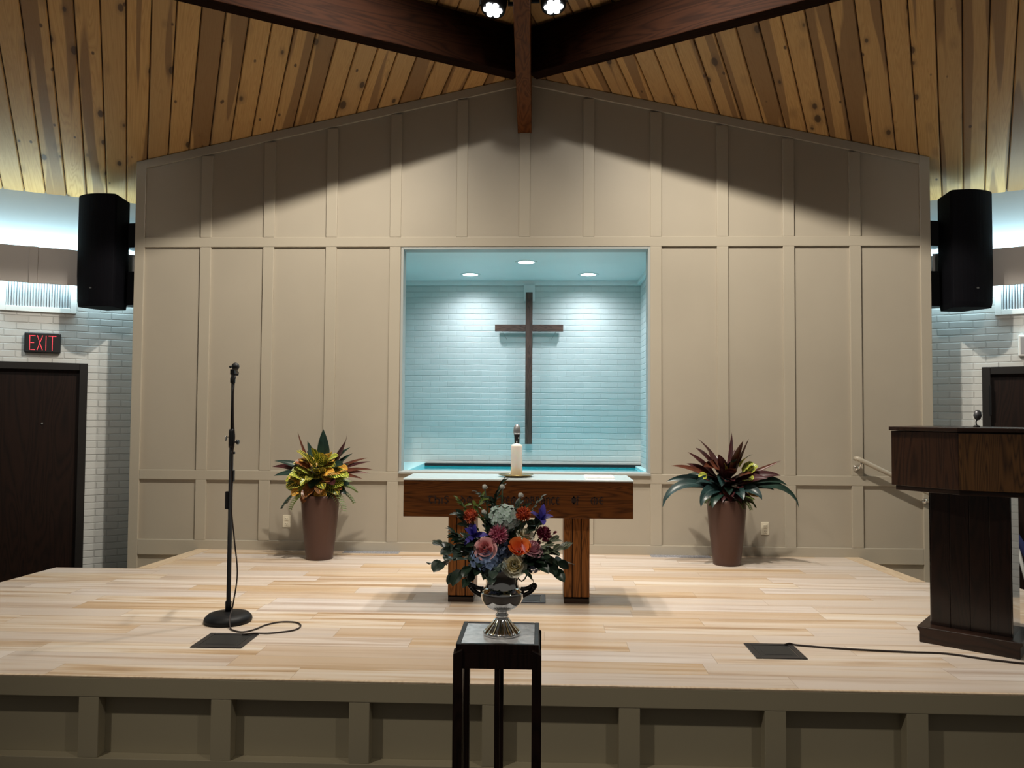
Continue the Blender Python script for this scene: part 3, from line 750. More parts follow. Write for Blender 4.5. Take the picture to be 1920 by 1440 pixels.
# local x along the front (left -> right), local y away from the audience
bm = BM(); prism(bm, [(-.245, 0), (.245, 0), (.245, .06), (.255, .075), (.255, .09), (-.255, .09), (-.255, .075), (-.245, .06)], .0, .39, 'y'); obj('foot', bm, M_dark_wood, lc, bevel=.004)
bm = BM()
pw = .392/4
for i in range(4): bx(bm, -.196+i*pw+.001, -.196+(i+1)*pw-.001, .085, .11, .09, .87)
bx(bm, -.195, .195, .09, .34, .09, .87, 1)
obj('column', bm, [M_dark_wood_z, M_groove], lc, bevel=.0015)
for s in (-1, 1):
    bm = BM(); a, b = sorted((s*.195, s*.203)); bx(bm, a, b, .086, .345, .09, .87); obj('side_panel', bm, M_gloss, lc, bevel=.001)
zt0, zt1 = .895, 1.232
pl_ = [(0, -.185), (.359, -.085), (.345, .43), (-.345, .43), (-.359, -.085)]
bm = BM(); prism(bm, [(0, -.165), (.34, -.07), (.325, .40), (-.325, .40), (-.34, -.07)], .868, zt0, 'z'); obj('under_trim', bm, M_dark_wood, lc, bevel=.003)
bm = BM(); prism(bm, pl_, zt0, zt1-.025, 'z'); obj('case', bm, M_case, lc, bevel=.003)
a, b = V((0.004, -.1845)), V((.355, -.0868)); d = (b-a); no = V((d.y, -d.x)).normalized()
bm = BM(); P = [a, b, b+no*.006, a+no*.006]; prism(bm, [(p.x, p.y) for p in P], zt0+.002, zt1-.032, 'z'); obj('front_panel', bm, M_lect_front, lc, bevel=.001)['label'] = 'lighter oak veneer front panel'
bm = BM(); prism(bm, [(0, -.197), (.369, -.095), (.355, .44), (-.355, .44), (-.369, -.095)], zt1-.022, zt1, 'z'); obj('top', bm, M_dark_wood, lc, bevel=.003)
gm = thing('gooseneck_microphone', 'small gooseneck microphone rising from the lectern top', 'microphone', (2.672, -2.60, 1.232))
bm = BM(); lathe(bm, [(.018, 0), (.018, .006), (.008, .012)], 16); obj('socket', bm, M_black, gm)
bm = BM(); tube(bm, spline([(0, 0, .008), (-.003, 0, .03), (.002, -.004, .045)], 5), .0035, 8); obj('neck', bm, M_blackmetal, gm)
bm = BM(); mm = Matrix.Translation((.003, -.004, .042)) @ Matrix.Rotation(radians(-12), 4, 'X') @ Matrix.Rotation(radians(8), 4, 'Y')
lathe(bm, [(.009, 0), (.016, .008), (.020, .02), (.022, .028), (.020, .034), (.019, .045), (.012, .055), (.002, .058)], 20, mm); obj('head', bm, mat('mic_head', (.10, .10, .11), .4, .6), gm)

# things leaning by the right-hand door
loc, rz = side(1)
def leaning(name, label, cat, p0, p1, build):
    t = thing(name, label, cat, p0)
    d = V(p1)-V(p0); L = d.length
    mx = d.to_track_quat('Z', 'Y').to_matrix().to_4x4()
    build(t, mx, L); return t
def pole_b(t, mx, L):
    bm = BM(); lathe(bm, [(.017, 0), (.017, L)], 14, mx); obj('tube', bm, M_white, t)
    bm = BM(); lathe(bm, [(.019, -.004), (.020, .03)], 14, mx); obj('end_cap', bm, M_blackmat, t)
leaning('pole', 'white pole leaning by the dark door behind the lectern', 'pole', (4.50, -.16, ZF+.03), (4.36, .06, .62), pole_b)
def umb_b(t, mx, L):
    bm = BM(); lathe(bm, [(.012, .06), (.026, .14), (.034, .4), (.030, .52), (.012, .56)], 14, mx, mod=lambda a, z: 1+.12*cos(6*a)); obj('canopy', bm, mat('navy_cloth', (.012, .018, .085), .7), t)
    bm = BM(); lathe(bm, [(.004, 0), (.006, .06)], 10, mx); obj('tip', bm, M_white, t)
    bm = BM(); lathe(bm, [(.008, .56), (.008, L)], 10, mx); obj('handle', bm, M_steel, t)
leaning('umbrella', 'furled navy umbrella, white tip up, beside the white pole', 'umbrella', (4.345, .03, .42), (4.62, -.2, -.28), umb_b)
bpy.data.objects['umbrella'].location = (4.345, .03, .42)

# ------------------------------------------------------------------ spotlights on the ridge beam
def make_par(sgn, label):
    t = thing('spotlight', label, 'spotlight', (sgn*.235+.01-(.01 if sgn > 0 else 0), -1.17, 4.555 if sgn < 0 else 4.575), 0, 'led spotlights on the ridge beam')
    tilt = Matrix.Rotation(radians(14), 4, 'X') @ Matrix.Rotation(radians(-sgn*9 if sgn < 0 else 2), 4, 'Y')
    tilt = Matrix.Rotation(radians(-16), 4, 'X') @ Matrix.Rotation(radians(9 if sgn < 0 else -4), 4, 'Y')
    bm = BM(); lathe(bm, [(.080, -.085), (.097, -.08), (.10, -.06), (.10, .02), (.085, .06), (.085, .15), (.06, .165)], 32, tilt); obj('housing', bm, M_blackmetal, t)
    ln = []
    bm = BM()
    for rr, cnt in ((0, 1), (.052, 6)):
        for i in range(cnt):
            a = 2*pi*i/max(cnt, 1)
            lathe(bm, [(.024, -.091), (.024, -.084)], 16, tilt @ Matrix.Translation((rr*cos(a), rr*sin(a), 0)))
    obj('led_lens', bm, M_led_white, t)
    bm = BM(); bx(bm, -.12, -.105, -.012, .012, -.03, .12); bx(bm, .105, .12, -.012, .012, -.03, .12); bx(bm, -.12, .12, -.012, .012, .18, .19); bx(bm, -.12, -.105, -.012, .012, .12, .19); bx(bm, .105, .12, -.012, .012, .12, .19)
    obj('yoke', bm, M_blackmetal, t, bevel=.003)
    bm = BM(); a, b = sorted((-sgn*.105, -sgn*.172)); bx(bm, a, b, -.012, .012, -.035, -.01); bx(bm, a, b, -.012, .012, .06, .085); obj('mounting_arm', bm, M_blackmetal, t, bevel=.002)
    return t
make_par(-1, 'black led spotlight on the left side of the ridge beam')
make_par(1, 'black led spotlight on the right side of the ridge beam')

# ------------------------------------------------------------------ leaves
def leaf_mesh(bm, base, az, el, L, Wd, droop=.6, fold=.25, twist=0, nseg=9, shape='lance', wave=0, mi=0, roll=0):
    """leaf springing from base; az compass angle, el elevation, droop = how far it bends down (radians)"""
    uvl = bm.loops.layers.uv.verify()
    hx = V((cos(az), sin(az), 0)); side_ = V((-sin(az), cos(az), 0))
    p = V(base); ang = el; rows = []
    for i in range(nseg+1):
        t = i/nseg
        if shape == 'lance': w = Wd*(sin(pi*min(1, t**.75))**.85 if 0 < t < 1 else 0)
        elif shape == 'oval': w = Wd*(sin(pi*t**.8)**.65 if 0 < t < 1 else 0)
        elif shape == 'blade': w = Wd*min(1, t*6)*(1-t)**.6
        w = max(w, .0012)
        d = hx*cos(ang)+V((0, 0, sin(ang)))
        nrm = (hx*-sin(ang)+V((0, 0, cos(ang))))
        tw = roll+twist*t; sd = (side_*cos(tw)+nrm*sin(tw)); up = nrm*cos(tw)-side_*sin(tw)
        wv = wave*sin(t*19)
        rows.append((t, [p+sd*(k*w/2)+up*(abs(k)*w/2*fold+ (wv if abs(k) == 1 else 0)) for k in (-1, -.5, 0, .5, 1)]))
        p = p+d*(L/nseg); ang -= droop/nseg*(.4+1.2*t)
    vs = [[bm.verts.new(q) for q in r] for _, r in rows]
    for i in range(nseg):
        for k in range(4):
            f = bm.faces.new((vs[i][k], vs[i][k+1], vs[i+1][k+1], vs[i+1][k])); f.smooth = True; f.material_index = mi
            for lp, (kk, ii) in zip(f.loops, ((k, i), (k+1, i), (k+1, i+1), (k, i+1))): lp[uvl].uv = (kk/4, rows[ii][0])
def leaf_mat(name, c, vein, amt=1.0, vw=.25, freq=8, blotch=None, rough=.35):
    m = mat(name, c, rough); n = N(m)
    u, v, w = n.xyz(n.uv())
    a = n.math('ABSOLUTE', n.math('SUBTRACT', u, .5))
    s = n.math('FRACT', n.math('SUBTRACT', n.math('MULTIPLY', v, freq), n.math('MULTIPLY', a, 4.5)))
    lat = n.math('LESS_THAN', s, vw)
    mid = n.math('LESS_THAN', a, .045)
    edge = n.math('GREATER_THAN', a, .46)
    ve = n.math('MAXIMUM', n.math('MAXIMUM', lat, mid), edge if vw > .2 else mid)
    basec = n.ramp(n.noise(n.obj(), 14, 3), [(.35, tuple(x*.7 for x in c)), (.65, tuple(min(1, x*1.25) for x in c))])
    if blotch: basec = n.mix(n.ramp(n.noise(n.obj(), 22, 2), [(.48, (0, 0, 0)), (.56, (1, 1, 1))]), basec, blotch)
    n.base(n.mix(n.math('MULTIPLY', ve, amt), basec, vein))
    return m
L_dark = leaf_mat('leaf_dark_green', (.012, .032, .024), (.03, .06, .045), .4, .1)
L_teal = leaf_mat('leaf_blue_green', (.014, .036, .036), (.07, .11, .105), .5, .1)
L_burg = leaf_mat('leaf_burgundy', (.045, .012, .014), (.10, .03, .025), .5, .1)
L_brown = leaf_mat('leaf_brown_red', (.085, .025, .014), (.17, .06, .03), .5, .1)
L_crot = leaf_mat('croton_yellow_green', (.075, .13, .02), (.80, .78, .12), .95, .30, 8)
L_crot2 = leaf_mat('croton_dark_yellow', (.025, .055, .016), (.70, .56, .07), .9, .22, 7)
L_orange = leaf_mat('croton_orange', (.68, .30, .03), (.88, .60, .14), .8, .25, 7, blotch=(.12, .05, .02))
L_rust = leaf_mat('croton_rust', (.22, .07, .03), (.42, .17, .05), .8, .22, 7, blotch=(.05, .03, .015))
L_fern = leaf_mat('fern_green', (.07, .10, .02), (.10, .14, .03), .5, .1)
L_stem = mat('stem_green', (.05, .08, .03), .5)

def pot(t):
    bm = BM()
    prof = [(.112, 0), (.116, .006), (.122, .06), (.134, .16), (.147, .28), (.157, .39), (.163, .47), (.165, .53), (.164, .558), (.158, .562), (.150, .555), (.150, .53)]
    lathe(bm, prof, 56, cap=False)
    bm.faces.new([v for v in bm.verts if abs(v.co.z) < 1e-6][::-1])
    obj('pot', bm, M_pot, t)
    bm = BM(); lathe(bm, [(.149, .50), (.149, .528)], 40); obj('soil', bm, M_soil, t)
def leaf(t, m, x, y, z, az, el, L, Wd, name='leaf', **kw):
    bm = BM(); leaf_mesh(bm, (x, y, z), radians(az), radians(el), L, Wd*1.12, roll=kw.pop('roll', 1.05*cos(radians(az))*cos(radians(el))), **kw); obj(name, bm, m, t)
def frond(t, m, base, az, el, L, droop, n_=14):
    bm = BM(); az, el = radians(az), radians(el)
    hx = V((cos(az), sin(az), 0)); p = V(base); ang = el; pts = [p.copy()]
    for i in range(n_):
        p = p+(hx*cos(ang)+V((0, 0, sin(ang))))*(L/n_); ang -= droop/n_; pts.append(p.copy())
    tube(bm, pts, .0016, 5)
    for i in range(2, n_+1):
        for s in (-1, 1):
            leaf_mesh(bm, pts[i], az+s*radians(62), ang*.3+.25, L*.28*(1-.6*i/n_)+.012, .015, droop=.5, nseg=4, shape='lance', roll=.7*cos(az))
    obj('frond', bm, m, t)
# azimuths: 0 = right (+x), 90 = to the wall, 180 = left, 270 = towards the viewer
p1 = thing('potted_plant', 'brown planter with yellow and orange croton leaves, left of the altar', 'potted plant', (-1.79, -.375, 0), 0, 'tall planters either side of the altar')
pot(p1)
rs = random.Random(4)
leaf(p1, L_dark, .02, .0, .80, 270, 86, .34, .10, droop=-.12, fold=.2)
leaf(p1, L_dark, -.03, .02, .75, 172, 66, .30, .085, droop=-.2, fold=.3)
leaf(p1, L_dark, -.02, .02, .78, 176, 58, .20, .07, droop=.2)
leaf(p1, L_dark, .06, .02, .78, 10, 55, .28, .06, droop=.5)
leaf(p1, L_burg, .07, .0, .78, 350, 50, .30, .07, droop=-.5, twist=.5)
leaf(p1, L_dark, .08, .03, .76, 15, 48, .25, .05, droop=.4)
leaf(p1, L_brown, -.08, .02, .78, 180, 62, .36, .03, droop=-.3)
leaf(p1, L_brown, .10, .03, .78, 5, 60, .34, .025, droop=-.5)
leaf(p1, L_dark, .08, -.03, .72, 345, 35, .24, .07, droop=.2)
for az, el, L in ((185, 28, .38), (172, 18, .42), (190, 8, .36), (178, 22, .30)):
    leaf(p1, rs.choice((L_dark, L_burg)), -.05, 0, .74, az, el, L, .06, droop=.55)
for az, el, L in ((2, 24, .40), (355, 14, .42), (8, 8, .38), (348, 2, .34), (5, 30, .38)):
    leaf(p1, rs.choice((L_brown, L_burg, L_brown)), .06, 0, .74, az, el, L, .035, droop=.4)
for (dx, dz, m, az, el, L, w) in (
    (-.10, .84, L_crot2, 200, 55, .17, .085), (-.05, .80, L_crot, 240, 60, .19, .10), (.0, .83, L_crot, 285, 58, .16, .08), (.035, .79, L_crot, 300, 60, .18, .085),
    (.07, .86, L_orange, 300, 40, .17, .09), (.03, .74, L_crot2, 270, 35, .18, .10), (.05, .76, L_orange, 320, 10, .16, .085),
    (-.10, .76, L_crot, 215, 20, .17, .08), (-.06, .74, L_crot, 230, -20, .16, .07), (.10, .75, L_crot, 335, 10, .20, .10), (.15, .74, L_crot, 345, 6, .16, .09),
    (-.03, .70, L_crot2, 262, 15, .18, .10), (.0, .68, L_crot2, 300, -5, .18, .085), (.06, .68, L_crot, 320, -5, .18, .07),
    (-.14, .70, L_crot2, 200, -12, .18, .11), (-.12, .66, L_orange, 212, -22, .18, .09), (-.05, .65, L_rust, 240, -25, .18, .09), (.02, .66, L_rust, 285, -15, .16, .08),
    (-.02, .60, L_rust, 262, -40, .15, .085), (.03, .63, L_orange, 285, -45, .17, .10), (-.07, .62, L_rust, 232, -35, .17, .085), (-.12, .62, L_orange, 205, -30, .15, .07),
    (.10, .66, L_crot2, 330, -18, .17, .09), (.13, .65, L_dark, 345, -12, .18, .06), (.0, .77, L_rust, 275, 20, .15, .08), (.05, .70, L_rust, 310, 8, .14, .08),
    (-.08, .80, L_orange, 225, 42, .15, .07), (.12, .80, L_dark, 330, 25, .17, .08), (-.02, .86, L_crot2, 255, 70, .15, .07), (.10, .70, L_burg, 300, 0, .16, .08)):
    leaf(p1, m, dx*.8, -.035-.05*rs.random(), dz, az+rs.uniform(-8, 8), el, L, w, shape='oval', droop=.7, fold=.22, wave=.004)
for az, el, m in ((345, 5, L_fern), (10, -5, L_fern), (355, -25, L_fern), (320, -30, L_fern), (200, -30, L_dark), (225, -35, L_fern), (330, 20, L_fern), (180, -28, L_fern)):
    frond(p1, m, (.08*cos(radians(az)), .08*sin(radians(az)), .62), az, el+25, rs.uniform(.24, .34), 1.1)
for i in range(10):
    az = rs.uniform(0, 180); leaf(p1, rs.choice((L_dark, L_burg)), .05*cos(radians(az)), .04, .70, az, rs.uniform(15, 60), rs.uniform(.16, .24), .06, droop=.6)
for i in range(22):      # side leaves of the dense crown
    az = rs.choice((rs.uniform(170, 225), rs.uniform(315, 370))); sgn_ = 1 if cos(radians(az)) > 0 else -1
    leaf(p1, rs.choice((L_crot2, L_crot, L_crot, L_rust, L_dark, L_orange)), sgn_*rs.uniform(.05, .14), -.02-.06*rs.random(), rs.uniform(.60, .82), az, rs.uniform(-25, 40), rs.uniform(.14, .19), rs.uniform(.07, .095), shape='oval', droop=.7, wave=.003)
for i in range(26):      # leaves that close the gaps in the middle
    az = rs.uniform(195, 345); leaf(p1, rs.choice((L_crot2, L_crot2, L_crot, L_rust, L_dark, L_orange)), .10*cos(radians(az))*rs.random(), .03*rs.random(), rs.uniform(.60, .84), az, rs.uniform(-25, 45), rs.uniform(.15, .20), rs.uniform(.075, .10), shape='oval', droop=.7, wave=.003)
bm = BM()
for i in range(9):
    a = rs.uniform(0, 2*pi); tube(bm, [(.06*cos(a), .06*sin(a), .52), (.045*cos(a), .045*sin(a), .66), (.03*cos(a), .03*sin(a), .82)], .006, 6)
obj('stems', bm, L_stem, p1)

p2 = thing('potted_plant', 'brown planter with dark burgundy and drooping green leaves, right of the altar', 'potted plant', (1.768, -.385, 0), 0, 'tall planters either side of the altar')
pot(p2)
rs = random.Random(9)
for (m, x, z, az, el, L, w, dr) in (
    (L_burg, .01, .78, 20, 78, .36, .05, -.35), (L_brown, .04, .76, 300, 68, .34, .10, .1), (L_brown, .07, .78, 320, 66, .33, .085, -.1), (L_burg, -.04, .78, 170, 62, .36, .08, .35),
    (L_burg, -.07, .76, 200, 56, .34, .09, .5), (L_burg, -.09, .74, 185, 48, .34, .07, .35), (L_burg, -.02, .76, 240, 58, .26, .08, .5), (L_burg, -.08, .73, 178, 36, .30, .06, .5),
    (L_brown, -.08, .72, 188, 28, .44, .05, .6), (L_brown, .08, .72, 358, 26, .42, .035, .05), (L_brown, .0, .73, 275, 40, .22, .10, .6), (L_brown, .05, .72, 305, 30, .22, .10, .5),
    (L_burg, .08, .70, 350, 25, .38, .08, .75), (L_dark, .08, .68, 352, 22, .44, .075, 1.15), (L_burg, .06, .69, 325, 24, .30, .09, .6), (L_burg, -.01, .70, 255, 20, .24, .10, .7),
    (L_teal, -.07, .68, 205, 30, .26, .08, 1.3), (L_teal, -.08, .67, 182, 22, .46, .07, .95), (L_dark, -.10, .66, 190, 16, .24, .055, .4), (L_teal, -.08, .64, 190, 22, .60, .085, 2.15),
    (L_teal, -.05, .64, 222, 12, .36, .09, 2.0), (L_dark, -.04, .62, 236, 2, .28, .08, 1.6), (L_teal, .03, .64, 285, 12, .24, .10, 1.6), (L_teal, .07, .65, 318, 14, .28, .085, 1.7),
    (L_dark, .09, .63, 348, 24, .60, .075, 2.15), (L_dark, .10, .66, 350, 14, .30, .07, .9), (L_dark, .0, .66, 262, 10, .22, .09, 1.2), (L_burg, -.02, .62, 250, -5, .18, .07, 1.0), (L_burg, .03, .62, 290, -8, .18, .07, 1.0),
    (L_burg, .02, .74, 60, 60, .30, .08, .3), (L_burg, -.02, .74, 120, 55, .30, .08, .4), (L_dark, .05, .68, 30, 30, .34, .07, .8), (L_dark, -.05, .68, 150, 28, .34, .07, .9), (L_brown, .0, .72, 90, 45, .28, .08, .5)):
    leaf(p2, m, x, -.02, z, az, el, L, w, droop=dr, fold=.28, twist=rs.uniform(-.35, .35))
for (x, z, m, az, el, L, w) in ((.13, .80, L_crot, 330, 50, .13, .10), (.17, .79, L_crot, 350, 45, .12, .09), (.15, .74, L_crot, 300, 10, .10, .09), (-.20, .76, L_crot, 190, 10, .08, .06), (-.02, .80, L_crot2, 210, 70, .12, .06),
                                 (.14, .66, L_crot, 320, -5, .11, .07), (.18, .64, L_orange, 340, -15, .11, .07), (.11, .84, L_crot2, 310, 60, .12, .08)):
    leaf(p2, m, x*.9, -.06, z, az, el, L, w, shape='oval', droop=.6, fold=.2, wave=.003)
for az, el in ((330, -10), (345, -25), (315, -30), (215, -30), (300, -35), (320, 5), (200, -20)):
    frond(p2, L_fern, (.11*cos(radians(az)), .11*sin(radians(az)), .58), az, el+25, rs.uniform(.11, .16), 1.2)
for i in range(26):
    az = rs.uniform(200, 340); leaf(p2, rs.choice((L_burg, L_burg, L_brown, L_dark, L_teal)), .10*cos(radians(az))*rs.random(), .02, rs.uniform(.60, .80), az, rs.uniform(-10, 60), rs.uniform(.18, .28), rs.uniform(.07, .10), droop=rs.uniform(.5, 1.2), twist=rs.uniform(-.3, .3))
bm = BM()
for i in range(9):
    a = rs.uniform(0, 2*pi); tube(bm, [(.06*cos(a), .06*sin(a), .52), (.045*cos(a), .045*sin(a), .64), (.03*cos(a), .03*sin(a), .80)], .006, 6)
obj('stems', bm, L_stem, p2)

# ------------------------------------------------------------------ pedestal
PX, PY, PZ = .0195, -4.495, .55
pd = thing('pedestal', 'tall espresso wood plant stand with marble top, in front of the stage', 'pedestal', (PX, PY, ZF))
H = PZ-ZF
bm = BM()
a = .135; f = .016
bx(bm, -a, -a+f, -a, a, H-.05, H); bx(bm, a-f, a, -a, a, H-.05, H); bx(bm, -a+f, a-f, -a, -a+f, H-.05, H); bx(bm, -a+f, a-f, a-f, a, H-.05, H)
obj('top_frame', bm, M_pedestal, pd, bevel=.002)
bm = BM(); bx(bm, -a+f, a-f, -a+f, a-f, H-.02, H-.002); obj('marble_inset', bm, M_marble, pd)['label'] = 'grey marble slab'
bm = BM()
for s in (-1, 1):
    bx(bm, -.125, .125, s*.128-.009, s*.128+.009, H-.078, H-.03); bx(bm, s*.128-.009, s*.128+.009, -.125, .125, H-.078, H-.03)
obj('apron', bm, M_pedestal, pd)
for sx in (-1, 1):
    for sy in (-1, 1):
        bm = BM(); x0, x1 = sorted((sx*.112, sx*.143)); y0, y1 = sorted((sy*.112, sy*.143))
        vs = bx(bm, x0, x1, y0, y1, 0, H-.006)
        for v_ in vs:
            if v_.co.z > .1 and (abs(v_.co.x) > .14): v_.co.z -= .016
            if v_.co.z > .1 and (abs(v_.co.y) > .14): v_.co.z -= .010
        obj('leg', bm, M_pedestal, pd, bevel=.002)
for sy in (-1, 1):
    bm = BM(); bx(bm, -.0085, .0085, sy*.128-.007, sy*.128+.007, .12, H-.075); obj('slat', bm, M_pedestal, pd)
for sx in (-1, 1):
    bm = BM(); bx(bm, sx*.128-.007, sx*.128+.007, -.0085, .0085, .12, H-.075); obj('slat', bm, M_pedestal, pd)
bm = BM()
for s in (-1, 1):
    bx(bm, -.125, .125, s*.128-.008, s*.128+.008, .10, .13); bx(bm, s*.128-.008, s*.128+.008, -.125, .125, .10, .13)
obj('stretcher', bm, M_pedestal, pd)

# ------------------------------------------------------------------ silver urn
UX, UY, UZ = .028, -4.506, .548
ur = thing('urn', 'polished silver urn with two handles holding the flowers', 'urn', (UX, UY, UZ))
bm = BM()
def flute(a, z): return 1+(.05*cos(16*a) if .006 < z < .055 else 0)
lathe(bm, [(.058, 0), (.062, .003), (.062, .009), (.056, .015), (.046, .026), (.034, .039), (.024, .052), (.018, .060), (.022, .063), (.0225, .067), (.018, .071), (.018, .078), (.023, .082)], 96, mod=flute); obj('foot', bm, M_chrome, ur)
bm = BM()
lathe(bm, [(.022, .081), (.034, .085), (.052, .095), (.065, .109), (.072, .124), (.074, .136), (.0755, .140), (.0755, .147), (.070, .151), (.061, .155), (.0575, .160), (.056, .170), (.0555, .195), (.057, .212), (.061, .222), (.063, .224), (.061, .226), (.054, .218), (.052, .19)], 64, cap=False); obj('bowl', bm, M_chrome, ur)
M_dark_silver = mat('dark_silver', (.10, .095, .09), .2, 1)  # handle metal, darker than the chrome body
for s in (-1, 1):
    bm = BM(); tube(bm, spline([(s*.066, 0, .128), (s*.084, 0, .137), (s*.098, 0, .146), (s*.108, 0, .158), (s*.112, 0, .166), (s*.100, 0, .163), (s*.084, 0, .155), (s*.064, 0, .153)], 5), .0075, 10)
    ball(bm, (s*.108, 0, .164), .0115, 10, 6); obj('handle', bm, M_dark_silver, ur)

# ------------------------------------------------------------------ bouquet: every bloom and sprig is a thing of its own
def petalm(name, c, tip, rough=.55):
    m = mat(name, c, rough); n = N(m)
    u, v, w = n.xyz(n.uv())
    n.base(n.mix(n.ramp(v, [(.2, (0, 0, 0)), (.95, (1, 1, 1))]), c, tip)); return m
P_pink = petalm('petal_pink', (.80, .30, .32), (.92, .48, .48)); P_pink2 = petalm('petal_mauve', (.70, .30, .40), (.85, .48, .55))
P_cream = petalm('petal_cream', (.86, .70, .30), (.92, .89, .74)); P_red = petalm('petal_red_orange', (.80, .10, .02), (.95, .24, .05))
P_orange = petalm('petal_orange', (.55, .08, .03), (.80, .23, .10)); P_orange2 = petalm('petal_deep_orange', (.42, .04, .012), (.75, .17, .04))
P_mum = petalm('petal_raspberry', (.42, .06, .13), (.76, .30, .40)); P_burg = petalm('petal_burgundy', (.20, .02, .05), (.38, .06, .12))
P_iris = petalm('petal_violet', (.05, .04, .30), (.12, .09, .50)); P_hyd_g = petalm('petal_pale_green', (.46, .62, .52), (.66, .76, .76))
P_hyd_b = petalm('petal_blue', (.17, .25, .46), (.32, .42, .64)); P_hyd_l = petalm('petal_lavender', (.30, .34, .50), (.42, .45, .60))
P_dkblue = petalm('petal_dark_blue', (.05, .07, .14), (.10, .13, .22)); P_white = mat('petal_white', (.74, .74, .68), .6)
F_dk = leaf_mat('foliage_dark', (.022, .045, .027), (.045, .075, .045), .4, .1); F_euc = leaf_mat('foliage_eucalyptus', (.055, .085, .065), (.10, .14, .115), .4, .1)
F_lt = leaf_mat('foliage_light', (.13, .19, .035), (.18, .25, .05), .4, .1); F_var = leaf_mat('foliage_variegated', (.07, .10, .05), (.42, .44, .32), .9, .2, 5)
F_grey = leaf_mat('foliage_silver', (.20, .24, .22), (.28, .32, .30), .4, .1)
def petal(bm, fr, r, hgt, wid, th0, th1, nu=5, nv=6, lip=.25):
    """one petal as a patch of a cup: frame fr (4x4), radius, polar sweep th0->th1, half-width angle wid"""
    uvl = bm.loops.layers.uv.verify(); g = []
    for j in range(nv+1):
        t = j/nv; th = th0+(th1-th0)*t; row = []
        for i in range(nu+1):
            s = -1+2*i/nu
            ww = wid*(sin(pi*(.18+.62*t)))**.5
            a = s*ww
            rr = r*sin(th)*(1+ (lip*(max(0, t-.7)/.3)**2))
            z = hgt*(1-cos(th))*.5 - r*.10*s*s*t
            row.append(bm.verts.new(fr @ V((rr*cos(a), rr*sin(a), z))))
        g.append(row)
    for j in range(nv):
        for i in range(nu):
            f = bm.faces.new((g[j][i], g[j][i+1], g[j+1][i+1], g[j+1][i])); f.smooth = True
            for lp, (a, b) in zip(f.loops, ((i, j), (i+1, j), (i+1, j+1), (i, j+1))): lp[uvl].uv = (a/nu, b/nv)
def orient(c, d):
    return Matrix.Translation(V(c)) @ V(d).to_track_quat('Z', 'Y').to_matrix().to_4x4()
def stem(t, c, d):
    bm = BM(); c = V(c); b = V((c.x*.12, c.y*.12, .16)); mid = c-V(d).normalized()*.05
    tube(bm, spline([c, mid*.6+b*.4, V((c.x*.22, c.y*.22, .235)), b], 4), .0024, 6); obj('stem', bm, L_stem, t)
def flower(name, label, cat, group=None): return thing(name, label, cat, (UX, UY, UZ), 0, group)
def rose(label, c, d, r, m, open_=1.0):
    t = flower('rose', label, 'rose', 'roses in the urn'); fr = orient(c, d); r *= .8
    rs = random.Random(hash(label) % 997 if False else len(label)*7)
    bm = BM()
    for k, (q, cnt, th, w, h) in enumerate(((.24, 3, 2.35, 1.2, 1.45), (.42, 3, 2.15, 1.05, 1.38), (.60, 4, 2.0, .95, 1.25), (.82, 5, 1.8*open_, .82, 1.0), (1.08, 5, 1.55*open_, .85, .72))):
        for i in range(cnt):
            a = 2*pi*i/cnt+k*.7+rs.uniform(-.1, .1)
            petal(bm, fr @ Matrix.Translation((0, 0, -r*.7)) @ Matrix.Rotation(a, 4, 'Z') @ Matrix.Rotation(rs.uniform(-.04, .1), 4, 'Y'), r*q, r*h, w, .25, th if k < 3 else min(th, 1.95), lip=.10+.18*(k/4))
    obj('petals', bm, m, t); stem(t, c, d); return t
def tulip(label, c, d, r, m):
    t = flower('tulip', label, 'tulip'); fr = orient(c, d); bm = BM(); r *= .85
    for k, q in enumerate((.85, 1.0)):
        for i in range(3 if k == 0 else 4):
            petal(bm, fr @ Matrix.Translation((0, 0, -r*.6)) @ Matrix.Rotation(2*pi*i/(3 if k == 0 else 4)+k*.5, 4, 'Z'), r*q, r*1.7, .85, .2, 1.9, lip=.35)
    obj('petals', bm, m, t)
    bm = BM(); ball(bm, fr @ V((0, 0, -r*.2)), r*.22, 10, 8); obj('centre', bm, P_orange2, t)
    stem(t, c, d); return t
def pompon(name, label, cat, c, d, r, m, n_=110, core=.62, wd=.18, group=None):
    t = flower(name, label, cat, group); c = V(c); bm = BM(); rs = random.Random(int(r*1e5)+n_)
    uvl = bm.loops.layers.uv.verify()
    ball(bm, c, r*core, 12, 8)
    for i in range(n_):
        z = 1-2*(i+.5)/n_; a = i*2.39996; q = math.sqrt(max(0, 1-z*z)); dr = V((q*cos(a), q*sin(a), z))
        if dr.dot(V(d).normalized()) < -.55: continue
        fr = Matrix.Translation(c+dr*r*core*.9) @ dr.to_track_quat('Z', 'Y').to_matrix().to_4x4() @ Matrix.Rotation(rs.uniform(0, 6), 4, 'Z')
        L = r*(1-core*.9)*rs.uniform(.9, 1.1); w = r*wd
        P = [(0, -w*.5, 0), (0, w*.5, 0), (w*.15, w*.6, L*.6), (w*.15, -w*.6, L*.6), (w*.5, 0, L)]
        vs = [bm.verts.new(fr @ V(p)) for p in P]
        for idx, uvs in (((0, 1, 2, 3), ((0, 0), (1, 0), (1, .6), (0, .6))), ((3, 2, 4), ((0, .6), (1, .6), (.5, 1)))):
            f = bm.faces.new([vs[j] for j in idx])
            for lp, uvv in zip(f.loops, uvs): lp[uvl].uv = uvv
    obj('petals', bm, m, t); stem(t, c, d); return t
